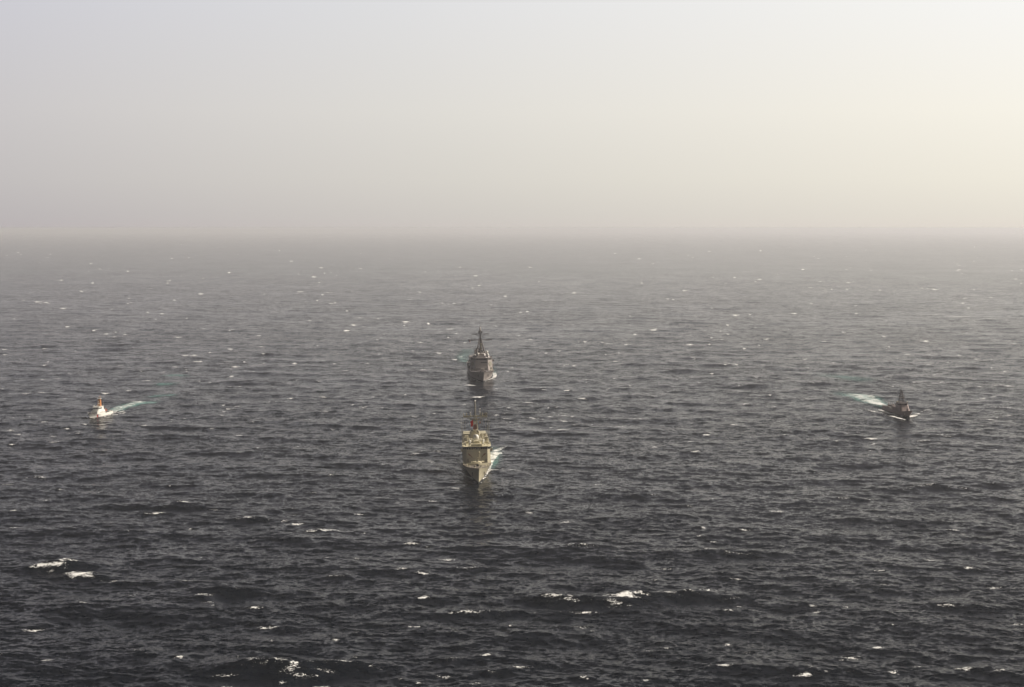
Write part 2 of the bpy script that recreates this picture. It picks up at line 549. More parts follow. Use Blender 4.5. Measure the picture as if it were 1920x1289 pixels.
    MB().bx(-1.9, 1.9, 56.9, 58.2, 13.2, 14.2).build('equipment_box', dark, r)
    # foremast with the flat search antenna
    fm = MB().lattice((-.3, 60.5, 13.2), (-.3, 60.5, 18.6), 1.15, .7, 3, .1).bx(-1.5, .9, 59.5, 61.5, 18.6, 18.8).build('foremast', g, r)
    MB().prism([(-1.4, 60.0), (.6, 60.0), (.6, 60.5), (-1.4, 60.5)], 19.2, [(-1.0, 60.2), (.5, 60.2), (.5, 60.7), (-1.0, 60.7)], 21.6).tube((-.3, 60.5, 18.8), (-.3, 60.5, 20), .3, n=8) \
        .build('search_radar', M['rust'], fm)
    # main mast
    mm = MB().lattice((0, 67, 13.2), (0, 66.6, 25.00), 1.4, .65, 8, .19).build('main_mast', pale, r)
    for q, z in ((1.2, 19.6), (1.1, 23.0), (.9, 25.0)):
        MB().bx(-q, q, 66.7 - q, 66.7 + q, z, z + .22).build('mast_platform', dark, mm)
    y1 = MB().tube((-5.9, 66.6, 25.10), (5.9, 66.6, 25.10), .33, n=6).tube((-5.5, 66.6, 24.90), (0, 66.6, 23.20), .16, n=5).tube((5.5, 66.6, 24.90), (0, 66.6, 23.20), .16, n=5)
    for x in (-5.8, -4.4, -2.4, 2.6, 3.6, 5.2, 5.8):
        y1.tube((x, 66.6, 24.40), (x, 66.6, 26.90 - abs(x) * .04), .2, n=5)
    y1.build('yardarm', g, mm)
    MB().ball((-2.4, 66.6, 26.80), .36).build('navigation_light', M['cream_white'], mm, smooth=True)
    MB().ball((2.2, 66.6, 27.40), .33, (1.6, 1, .5)).ball((2.3, 66.6, 28.70), .3, (1.5, 1, .5)).tube((2.2, 66.6, 25.20), (2.25, 66.6, 28.70), .05, n=5).build('direction_finder', M['cream_white'], mm, smooth=True)
    MB().dish((5.0, 66.3, 25.70), 1.0, .35).tube((4.2, 66.6, 24.80), (5.9, 66.6, 26.70), .07, n=5).tube((4.2, 66.6, 26.70), (5.9, 66.6, 24.80), .07, n=5).build('link_antenna', dark, mm)
    MB().tube((-3.2, 66.4, 23.3), (3.4, 66.4, 23.3), .2, n=6).tube((3.3, 66.4, 20.8), (3.3, 66.4, 23.8), .1, n=5).tube((1.2, 66.4, 22.2), (3.3, 66.4, 23.2), .08, n=5).build('yardarm', dark, mm)
    MB().bx(2.0, 2.6, 66.1, 66.7, 21.4, 22.3).build('signal_box', M['mast_buff'], mm)
    MB().tube((1.1, 66.2, 17.6), (2.9, 66.2, 17.7), .14, n=6).bx(.5, 1.3, 65.4, 66.0, 16.8, 18.0).build('antenna_bracket', dark, mm)
    tp = MB().tube((0, 66.6, 25.20), (0, 66.6, 32.40), .34, .24, 8)
    for z in (27.40, 28.60, 29.80, 30.80, 31.60):
        tp.tube((0, 66.6, z), (0, 66.6, z + .22), .42, n=8)
    tp.build('topmast', dark, mm)
    MB().tube((0, 66.6, 32.40), (0, 66.6, 33.10), .5, .42, 12).build('beacon_antenna', M['cream_white'], mm, smooth=True)
    for s in (-1, 1):
        ha = MB()
        for x1, x2, z2 in ((5.6, 6.5, 12.2), (4.6, 5.9, 12.2)):
            ha.tube((s * x1, 66.5, 25.00), (s * x2, 62.0, z2), .05, n=4)
        ha.build('halyard', pale, mm)
    # aft of the mast
    st = MB().tube((0, 77, 10.5), (0, 77, 14.2), 1.5, 1.1, 12).build('tracking_radar', g, r)
    MB().dish((0, 75.6, 15.4), 1.5, .6).bx(-.9, .9, 76.4, 77.8, 14.2, 16.0).build('radar_dish', pale, st)
    deck_gun(r, g, 0, 85, 10.55, .95, 10, 4.5)
    fn = MB().prism([(-2.6, 92), (2.6, 92), (2.9, 100), (-2.9, 100)], 10.55, [(-2.1, 93), (2.1, 93), (2.4, 99.6), (-2.4, 99.6)], 14.2).build('funnel', g, r)
    MB().bx(-1.7, 1.7, 94, 99, 14.2, 14.7).build('funnel_cap', M['black'], fn)
    MB().bx(-5.9, 5.9, 101, 113.6, 10.55, 12.2).build('hangar', g, r)
    close_in_gun(r, M['cream_white'], g, 0, 108, 12.2)
    for k in range(44):
        x = rng.uniform(-5.9, 5.9); y = rng.uniform(58.5, 100)
        if abs(x) < 3.2: x = math.copysign(rng.uniform(3.3, 4.4), x)
        hgt = rng.uniform(.6, 2.2)
        if k % 2:
            MB().bx(x - .4, x + .4, y - .4, y + .4, 10.55, 10.55 + hgt).build('deck_locker', (pale, dark, g, pale)[k // 2 % 4], r)
        else:
            MB().tube((x, y, 10.55), (x, y, 10.55 + hgt), .28, n=8).ball((x, y, 10.6 + hgt), .42, (1, 1, .6), 10).build('vent', (pale, g, dark)[k % 3], r)
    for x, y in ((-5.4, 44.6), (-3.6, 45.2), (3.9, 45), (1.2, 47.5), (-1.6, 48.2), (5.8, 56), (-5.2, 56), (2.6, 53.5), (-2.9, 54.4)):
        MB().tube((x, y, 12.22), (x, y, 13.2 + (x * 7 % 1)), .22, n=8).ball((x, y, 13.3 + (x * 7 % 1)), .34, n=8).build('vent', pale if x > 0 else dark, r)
    MB().bx(-1.8, 1.8, 49.2, 51.6, 12.22, 13.9).build('equipment_box', g, r)
    # the bridge stands one step higher than the deckhouse behind it
    for o in r.children_recursive:
        co = [v.co for v in o.data.vertices]
        ymax, zmin = max(c.y for c in co) + L / 2, min(c.z for c in co)
        if o.name.startswith('bridge') and o.name == 'bridge':
            for v in o.data.vertices:
                if v.co.z > 11: v.co.z += .75
        elif ymax < 57.6 and zmin > 9.0 and not o.name.startswith(('dome', 'radar', 'jackstaff')):
            for v in o.data.vertices: v.co.z += .75
    return r


frig = make_frigate()


def flag(parent_root, loc, mat, label, w, h, drop, group='flags at the mastheads'):
    """cloth streaming to the left and down, in folds, from a halyard"""
    n, k = 16, 10
    vs, fs = [], []
    for i in range(n + 1):
        for j in range(k + 1):
            u, v = i / n, j / k
            x = -w * u * (0.92 - .25 * v)
            z = -h * v - drop * u ** 1.3 + .06 * h * math.sin(9 * u)
            y = 0.35 * math.sin(u * 7 + v * 1.5) * u ** .5 * w * .3
            vs.append((x, y, z))
    for i in range(n):
        for j in range(k):
            a = i * (k + 1) + j
            fs.append((a, a + k + 1, a + k + 2, a + 1))
    me = bpy.data.meshes.new('flag')
    me.from_pydata(vs, [], fs)
    uv = me.uv_layers.new(name='uv')
    for p in me.polygons:
        for li in p.loop_indices:
            vi = me.loops[li].vertex_index
            uv.data[li].uv = ((vi // (k + 1)) / n, (vi % (k + 1)) / k)
    me.materials.append(mat)
    me.polygons.foreach_set('use_smooth', [True] * len(me.polygons))
    o = bpy.data.objects.new('flag', me)
    C.objects.link(o)
    sol = o.modifiers.new('cloth', 'SOLIDIFY')
    sol.thickness = 0.03
    o.location = parent_root.matrix_basis @ Vector(loc)
    tag(o, label, 'flag', group)
    return o


def flag_mat(name, colfn):
    m = bpy.data.materials.new(name)
    m.use_nodes = True
    t = m.node_tree
    b = t.nodes['Principled BSDF']
    b.inputs['Roughness'].default_value = .8
    uv = N(t, 'ShaderNodeUVMap')
    s = N(t, 'ShaderNodeSeparateXYZ')
    t.links.new(uv.outputs[0], s.inputs[0])
    colfn(t, s, b)
    return m


def red_with_white_hoist(t, s, b):
    # white hoist meeting the red in a saw-tooth edge of five points
    pp = N(t, 'ShaderNodeMath', operation='PINGPONG')
    ml = N(t, 'ShaderNodeMath', operation='MULTIPLY')
    ml.inputs[1].default_value = 5.0
    t.links.new(s.outputs['Y'], ml.inputs[0])
    t.links.new(ml.outputs[0], pp.inputs[0])
    pp.inputs[1].default_value = 0.5
    ma = N(t, 'ShaderNodeMath', operation='MULTIPLY_ADD')
    ma.inputs[1].default_value = 0.26
    ma.inputs[2].default_value = 0.14
    t.links.new(pp.outputs[0], ma.inputs[0])
    lt = N(t, 'ShaderNodeMath', operation='LESS_THAN')
    t.links.new(s.outputs['X'], lt.inputs[0])
    t.links.new(ma.outputs[0], lt.inputs[1])
    mx = N(t, 'ShaderNodeMix', data_type='RGBA')
    t.links.new(lt.outputs[0], mx.inputs[0])
    mx.inputs[6].default_value = (.80, .012, .015, 1)
    mx.inputs[7].default_value = (.8, .8, .76, 1)
    t.links.new(mx.outputs[2], b.inputs['Base Color'])


def red_white_stripes(t, s, b):
    ml = N(t, 'ShaderNodeMath', operation='MULTIPLY')
    ml.inputs[1].default_value = 6.5
    t.links.new(s.outputs['Y'], ml.inputs[0])
    fr = N(t, 'ShaderNodeMath', operation='FRACT')
    t.links.new(ml.outputs[0], fr.inputs[0])
    lt = N(t, 'ShaderNodeMath', operation='LESS_THAN')
    lt.inputs[1].default_value = .5
    t.links.new(fr.outputs[0], lt.inputs[0])
    mx = N(t, 'ShaderNodeMix', data_type='RGBA')
    t.links.new(lt.outputs[0], mx.inputs[0])
    mx.inputs[6].default_value = (.8, .78, .75, 1)
    mx.inputs[7].default_value = (.5, .03, .04, 1)
    c1 = N(t, 'ShaderNodeMath', operation='LESS_THAN'); c1.inputs[1].default_value = .4
    c2 = N(t, 'ShaderNodeMath', operation='LESS_THAN'); c2.inputs[1].default_value = .54
    t.links.new(s.outputs['X'], c1.inputs[0]); t.links.new(s.outputs['Y'], c2.inputs[0])
    an = N(t, 'ShaderNodeMath', operation='MULTIPLY')
    t.links.new(c1.outputs[0], an.inputs[0]); t.links.new(c2.outputs[0], an.inputs[1])
    m2 = N(t, 'ShaderNodeMix', data_type='RGBA')
    t.links.new(an.outputs[0], m2.inputs[0])
    t.links.new(mx.outputs[2], m2.inputs[6])
    m2.inputs[7].default_value = (.03, .04, .14, 1)
    t.links.new(m2.outputs[2], b.inputs['Base Color'])


bpy.context.view_layer.update()
flag(frig, (-0.75, 66.2 - 68, 24.0), flag_mat('red_flag_cloth', red_with_white_hoist),
     'bright red flag with white hoist hanging from the sand grey frigate\'s mast', 1.9, 2.9, 1.9)


# ------------------------------------------------------------------ the destroyer (behind the frigate)
def make_destroyer():
    L = 154.0
    r = ship_root('destroyer', (906.5, 716), L, 3.0, -0.6,
                  'large dark grey destroyer behind the frigate with raked tripod mast and angular superstructure', 'warship', 8.0)
    g, dark = M['haze_grey'], M['haze_dark']
    H = Hull(L, 19.8, 8.3, 5.3, 8.0, full=0.30, fine=0.50)
    h = H.build(g, M['grey_deck'], r, M['boot'])
    for s in (-1, 1):
        a = H.pt(0.07, .7, s, .12)
        MB().tube(a, a + Vector((0, .6, -1.8)), .25, .18, 6).tube(a + Vector((0, -.7, -1.8)), a + Vector((0, 1.5, -1.6)), .2, .12, 6).build('anchor', M['black'], h)
    rp = [H.pt(t, 1, -1, -.1) for t in (.3, .24, .19, .15, .11, .08, .05, .03, .015, .004)]
    rp += [H.pt(t, 1, 1, -.1) for t in (.004, .015, .03, .05, .08, .11, .15, .19, .24, .3)]
    MB().rail(rp, 1.1, 0.05).build('bow_railing', g, r)
    deck_gun(r, M['haze_grey'], 0, 27, 5.7, 1.25, 14, 7.5)
    MB().bx(-3.6, 3.6, 35, 43, 5.2, 6.1).build('missile_hatches', dark, r)
    for s in (-1, 1):
        MB().tube((s * 1.6, 15, 6.2), (s * 1.6, 15, 7.6), .5, .6, 10).build('capstan', dark, r)
        for y, x in ((9, 1.9), (19, 5.3), (32, 8.2)):
            MB().tube((s * x, y, 6.6 - y * .04), (s * x, y, 7.2 - y * .02), .25, n=8).tube((s * x, y + 1, 6.6 - y * .04), (s * x, y + 1, 7.2 - y * .02), .25, n=8).bx(s * x - .3, s * x + .3, y - .3, y + 1.3, 4.8, 6.65 - y * .04).build('bollard', g, r)
    # octagonal forward deckhouse
    def oct_(w, wf, y0, y1, c):
        return [(-wf, y0), (wf, y0), (w, y0 + c), (w, y1 - c), (wf, y1), (-wf, y1), (-w, y1 - c), (-w, y0 + c)]
    a = oct_(9.1, 5.2, 47, 72, 4.6)
    b = oct_(8.6, 5.0, 48.3, 71.4, 4.4)
    fh = MB().prism(a, 4.6, b, 15.0).build('forward_deckhouse', g, r)
    MB().prism(oct_(8.75, 5.1, 48.1, 71.5, 4.4), 15.0, oct_(8.75, 5.1, 48.1, 71.5, 4.4), 15.35).build('bridge_roof', dark, fh)
    windows(fh, M['glass'], split_seg((-4.9, 48.12), (4.9, 48.12), 11, .2), 13.9, 14.75, .1)
    windows(fh, M['glass'], split_seg((5.2, 48.45), (8.4, 52.3), 4, .25), 13.9, 14.75, .18)
    windows(fh, M['glass'], split_seg((-8.4, 52.3), (-5.2, 48.45), 4, .25), 13.9, 14.75, .18)
    MB().bx(-.6, 4.6, 47.45, 48.2, 11.5, 12.0).build('wall_ledge', M['black'], fh)
    MB().bx(-4.6, 4.6, 45.2, 47.0, 4.7, 8.3).build('front_step_house', g, fh)
    for s in (-1, 1):       # radar array faces on the slanting corners
        vs = []
        c = Vector((s * 7.05, 49.9, 10.6))
        nrm = Vector((s * .74, -.66, .1)).normalized()
        u = Vector((s * .66, .74, 0))
        w = nrm.cross(u)
        if w.z < 0: w = -w
        ring = [c + nrm * .12 + (u * math.cos(2 * math.pi * (i + .5) / 8) + w * math.sin(2 * math.pi * (i + .5) / 8)) * 1.95 for i in range(8)]
        ring2 = [p - nrm * .5 for p in ring]
        MB()._add(ring + ring2, [tuple(range(8)), tuple(range(15, 7, -1))] + [(i, 8 + i, 8 + (i + 1) % 8, (i + 1) % 8) for i in range(8)]).build('radar_array', M['buff_dark'], fh)
        m = MB().bx(min(s * 8.6, s * 10.2), max(s * 8.6, s * 10.2), 53, 57, 12.3, 12.6).bx(min(s * 10.1, s * 10.25), max(s * 10.1, s * 10.25), 53, 57, 12.6, 13.8).bx(min(s * 8.7, s * 10.1), max(s * 8.7, s * 10.1), 53, 53.12, 12.6, 13.8)
        m.build('bridge_wing', g, fh)
        MB().tube((s * 9.4, 58, 9.4), (s * 9.4, 60.5, 9.4), .65, n=10).build('life_raft', M['cream_white'] if s < 0 else g, r)
        MB().tube((s * 9.6, 64, 8.2), (s * 9.6, 67, 8.2), .6, n=10).build('life_raft', g, r)
        MB().bx(min(s * 8.3, s * 9.7), max(s * 8.3, s * 9.7), 60, 66, 5.2, 8.4).build('side_locker', dark, r)
        MB().tube((s * 7.6, 47.2, 5.2), (s * 7.6, 47.2, 7.4), .5, n=8).bx(s * 7.6 - .7, s * 7.6 + .7, 46.7, 47.9, 7.0, 8.0).build('machine_gun_mount', M['buff_pale'] if s > 0 else dark, r)
    # stepped pyramid above the bridge
    p1 = MB().prism(oct_(6.9, 3.8, 52, 70, 3), 15.35, oct_(6.2, 3.3, 53.0, 69, 2.8), 16.9).build('upper_deckhouse', g, r)
    p2 = MB().prism(oct_(3.9, 2.2, 54.8, 67, 2), 16.9, oct_(3.4, 1.8, 55.4, 66, 1.8), 18.3).build('director_house', g, r)
    MB().rail([(-5.9, 55, 16.9), (-3.2, 53.1, 16.9), (3.2, 53.1, 16.9), (5.9, 55, 16.9)], 1.0, .05).build('roof_railing', dark, r)
    for x, y, z, rr in ((4.9, 60, 19.4, 1.15), (5.1, 54, 17.6, 1.2), (-2.6, 54.2, 18.3, .95), (2.0, 54, 18.0, .85), (-5.2, 56, 17.3, .8)):
        d = MB().tube((x, y, z - rr - 1.0), (x, y, z - .4 * rr), rr * .6, rr * .7, 10).build('radome', g, r)
        MB().ball((x, y, z), rr, n=16).build('dome_shell', M['cream_white'], d, smooth=True)
    il = MB().tube((0, 55.9, 18.3), (0, 55.9, 19.6), .5, n=10).build('fire_control_radar', g, r)
    MB().dish((0, 54.9, 20.3), 1.1, .5).bx(-.6, .6, 55.5, 56.5, 19.5, 20.8).build('radar_dish', M['haze_grey'], il)
    # raked tripod mast
    top = Vector((0, 69.5, 30.0))
    mm = MB().tube((-3.4, 62, 17.8), top + Vector((-.5, 0, 0)), .66, .48, 8).tube((3.4, 62, 17.8), top + Vector((.5, 0, 0)), .66, .48, 8) \
        .tube((0, 70, 17.8), top + Vector((0, .3, 0)), .8, .6, 8).tube(top - Vector((0, 0, .5)), (0, 70.6, 36.4), .62, .42, 8)
    mm = mm.tube((-2.3, 64.6, 22), (2.3, 64.6, 22), .2, n=6).tube((-1.4, 66.7, 25.5), (1.4, 66.7, 25.5), .2, n=6).build('tripod_mast', dark, r)
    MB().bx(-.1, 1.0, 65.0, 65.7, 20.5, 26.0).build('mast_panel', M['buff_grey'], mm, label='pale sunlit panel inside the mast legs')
    y1 = MB().tube((-9.4, 69.3, 28.6), (9.4, 69.3, 28.6), .32, n=6).tube((-7.5, 69.3, 28.5), (0, 69.3, 26.5), .1, n=5).tube((7.5, 69.3, 28.5), (0, 69.3, 26.5), .1, n=5)
    for x in (-9, -7, -4.8, 5, 6.6, 8, 9.2):
        y1.tube((x, 69.3, 28.2), (x, 69.3, 29.6), .2, n=5)
    y1.build('yardarm', dark, mm)
    y2 = MB().tube((-7.0, 70, 33.3), (7.0, 70, 33.3), .3, n=6).tube((-4.4, 70, 33.2), (0, 70, 30.8), .12, n=5).tube((4.4, 70, 33.2), (0, 70, 30.8), .12, n=5)
    y2.tube((-3.3, 70, 32), (3.3, 70, 32), .14, n=6)
    for x in (-6.8, -5, 5.4, 6.8):
        y2.tube((x, 70, 32.9), (x, 70, 34.2), .11, n=5)
    y2.build('yardarm', dark, mm)
    MB().bx(-1.7, 1.7, 69.2, 71.6, 35.0, 35.3).bx(-1.5, -.7, 69.4, 70.4, 33.7, 35.9).bx(.9, 1.8, 69.4, 70.4, 33.8, 35.6).build('mast_platform', dark, mm)
    MB().tube((0, 70.6, 35.3), (0, 70.6, 38.2), .8, .6, 10).ball((0, 70.6, 38.3), .62, (1, 1, 1.5)).build('beacon_antenna', M['haze_grey'], mm, smooth=True)
    MB().tube((0, 70.6, 38.8), (0, 70.6, 42.4), .12, .07, 6).bx(-.7, .7, 70.5, 70.7, 42.0, 42.3).build('topmast', dark, mm)
    ha = MB()
    for s in (-1, 1):
        for x in (8.6, 6.4):
            ha.tube((s * x, 69.2, 28.5), (s * (x * .75), 63, 18.2 if x < 8 else 15.4), .035, n=4)
    ha.build('halyard', dark, mm)
    # stacks and after structure
    for y in (78, 106):
        fn = MB().prism([(-4.4, y), (4.4, y), (4.4, y + 11), (-4.4, y + 11)], 9, [(-3.2, y + 2), (3.2, y + 2), (3.2, y + 10), (-3.2, y + 10)], 18.0).build('funnel', g, r)
        MB().bx(-2.4, 2.4, y + 3, y + 9, 18, 18.9).build('funnel_cap', M['black'], fn)
    MB().bx(-8.3, 8.3, 72.1, 100, 4.8, 9.0).build('middle_deckhouse', g, r)
    MB().prism(oct_(8.2, 6, 100.1, 132, 2), 4.8, oct_(7.6, 5.5, 100.8, 131.5, 2), 11.5).build('after_deckhouse', g, r)
    close_in_gun(r, M['cream_white'], g, 0, 122, 11.5)
    for s in (-1, 1):
        whip(r, dark, s * 8.4, 74, 9, 9.5, (s * .8, 0), .1)
        bt = MB().tube((s * 9.0, 84, 6.9), (s * 9.0, 90, 6.9), .8, .7, 10).build('boat', M['haze_dark'], r)
        MB().tube((s * 8.0, 86, 5.2), (s * 9.2, 86, 9.8), .18, n=6).tube((s * 9.2, 86, 9.8), (s * 10, 86, 9.2), .15, n=6).build('davit', g, r)
    return r


dest = make_destroyer()
bpy.context.view_layer.update()
flag(dest, (-9.6, 69 - 77, 27.6), flag_mat('striped_flag_cloth', red_white_stripes),
     'small pale striped flag flying left of the dark grey destroyer\'s mast', 2.0, 1.2, -.0)
bpy.context.scene.objects['flag.001'].rotation_euler = (0, R(-140), 0)


# ------------------------------------------------------------------ the white cutter (far left)
def make_cutter():
    L = 33.0
    r = ship_root('cutter', (169.0, 785.0), L, -9, 0,
                  'small white patrol cutter with orange buff mast and red hull slash, far left', 'patrol boat', 2.6)
    w = M['white']
    H = Hull(L, 6.6, 3.1, 1.9, 2.6, full=.34, fine=.5, stern_w=.92)
    h = H.build(w, M['grey_deck'], r, M['boot'], lip=.35)
    for s in (-1, 1):       # slanting hull slash, wide red then narrow blue
        for t0, t1, mat in ((.205, .245, M['red']), (.252, .263, M['blue'])):
            vs = []
            for k in range(7):
                q = .1 + .88 * k / 6
                dt = .045 * (1 - q)
                vs += [H.pt(t0 + dt, q, s, .035), H.pt(t1 + dt, q, s, .035)]
            MB()._add(vs, [(2 * k, 2 * k + 1, 2 * k + 3, 2 * k + 2) for k in range(6)]).build('hull_slash', mat, h, label='slanting red stripe on the bow' if mat is M['red'] else 'narrow blue stripe on the bow')
    rp = [H.pt(t, 1, -1, -.06) for t in (.95, .8, .6, .45, .3, .19, .11, .05, .01)] + [H.pt(t, 1, 1, -.06) for t in (.01, .05, .11, .19, .3, .45, .6, .8, .95)]
    MB().rail(rp, .9, .025).build('deck_railing', w, r)
    gm = MB().tube((0, 6, 1.8), (0, 6, 2.9), .45, .35, 10).bx(-.45, .45, 5.6, 6.5, 2.7, 3.4).build('deck_gun', M['haze_dark'], r)
    MB().tube((0, 5.6, 3.1), (0, 3.8, 3.3), .09, .06, 6).build('gun_barrel', M['black'], gm)
    MB().bx(-1.0, 1.0, 7.7, 8.4, 1.6, 2.5).build('deck_locker', M['black'], r)
    # house: low trunk then raked wheelhouse
    hs = MB().prism(chamfer(2.7, 8.8, 21, .6, .8, False), 1.4, chamfer(2.5, 9.8, 21, .6, .8, False), 3.9).build('superstructure', w, r)
    windows(hs, M['glass'], [(-.9, 9.35, -.1, 9.35), (.2, 9.35, 1.0, 9.35)], 2.4, 3.0, .15)
    for y in (12.2, 14.4, 16.6, 18.8):
        windows(hs, M['glass'], [(2.62, y, 2.62, y + .55)], 2.5, 3.0, .08)
    wh = MB().prism(chamfer(2.35, 11.3, 19.6, .6, .7, False), 3.9, chamfer(2.1, 12.1, 19.4, .5, .7, False), 6.0).build('wheelhouse', w, r)
    windows(wh, M['glass'], split_seg((-1.65, 11.9), (1.65, 11.9), 5, .14), 5.0, 5.65, .12)
    windows(wh, M['glass'], [(1.78, 12.0, 2.22, 12.7), (2.24, 12.9, 2.24, 13.8), (2.24, 14.1, 2.24, 15.0), (2.24, 15.3, 2.24, 16.2), (-2.22, 12.7, -1.78, 12.0)], 5.0, 5.65, .1)
    MB().prism(chamfer(2.3, 11.7, 19.8, .5, .7, False), 6.0, chamfer(2.3, 11.7, 19.8, .5, .7, False), 6.14).build('wheelhouse_roof', w, wh)
    MB().rail([(-2.1, 19.5, 6.14), (-2.1, 12.4, 6.14), (2.1, 12.4, 6.14), (2.1, 19.5, 6.14)], .8, .03).build('roof_railing', w, wh)
    MB().tube((-1.4, 12.9, 6.1), (-1.4, 12.9, 7.0), .12, n=6).ball((-1.4, 12.9, 7.1), .25, n=8).build('searchlight', w, r)
    MB().tube((1.3, 13.2, 6.1), (1.3, 13.2, 6.7), .1, n=6).ball((1.3, 13.2, 6.8), .22, n=8).build('searchlight', w, r)
    mm = MB().prism([(-.95, 17.0), (.95, 17.0), (.95, 19.1), (-.95, 19.1)], 6.14, [(-.7, 17.3), (.7, 17.3), (.7, 18.8), (-.7, 18.8)], 10.9).build('mast', M['mast_buff'], r)
    MB().bx(-1.3, 1.3, 16.9, 19.2, 10.9, 11.05).bx(-1.2, 1.2, 17.3, 17.5, 11.3, 11.55).bx(-.15, .15, 17.3, 17.6, 11.05, 11.4).build('radar_platform', w, mm)
    MB().bx(-.3, .3, 16.3, 17.1, 7.6, 8.3).ball((-.3, 16.9, 9.2), .3, n=8).build('mast_lamp', w, mm)
    MB().tube((.3, 18.2, 11.05), (.3, 18.2, 12.9), .16, .08, 6).tube((-.9, 18.2, 12.0), (1.3, 18.2, 12.0), .07, n=5).build('topmast', M['mast_buff'], mm)
    # funnel casing, rescue boat and crane aft
    MB().bx(-1.9, 1.9, 19.7, 21.0, 3.9, 5.1).build('machinery_casing', M['black'], r)
    bt = MB().prism([(-1.0, 24), (0, 22.2), (1.0, 24), (1.0, 28), (-1.0, 28)], 2.1, [(-1.25, 24), (0, 21.8), (1.25, 24), (1.25, 28.2), (-1.25, 28.2)], 3.1).build('rescue_boat', M['orange'], r, bevel=.15)
    MB().bx(-.4, .4, 25, 26.3, 3.1, 3.9).build('boat_console', M['black'], bt)
    MB().tube((1.7, 22.8, 1.5), (1.7, 22.8, 4.3), .18, n=6).tube((1.7, 22.8, 4.3), (.4, 28, 3.9), .13, n=6).build('boat_crane', M['mast_buff'], r)
    MB().bx(-2.4, 2.4, 21.2, 21.6, 1.5, 3.6).build('deck_screen', M['black'], r)
    for x in (-1.9, 1.9):
        MB().tube((x, 29.5, 1.7), (x, 30.8, 1.7), .35, n=8).build('life_raft', w, r)
        whip(r, w, x, 19.2, 6.1, 3.5, (0, .5), .04)
    return r


make_cutter()


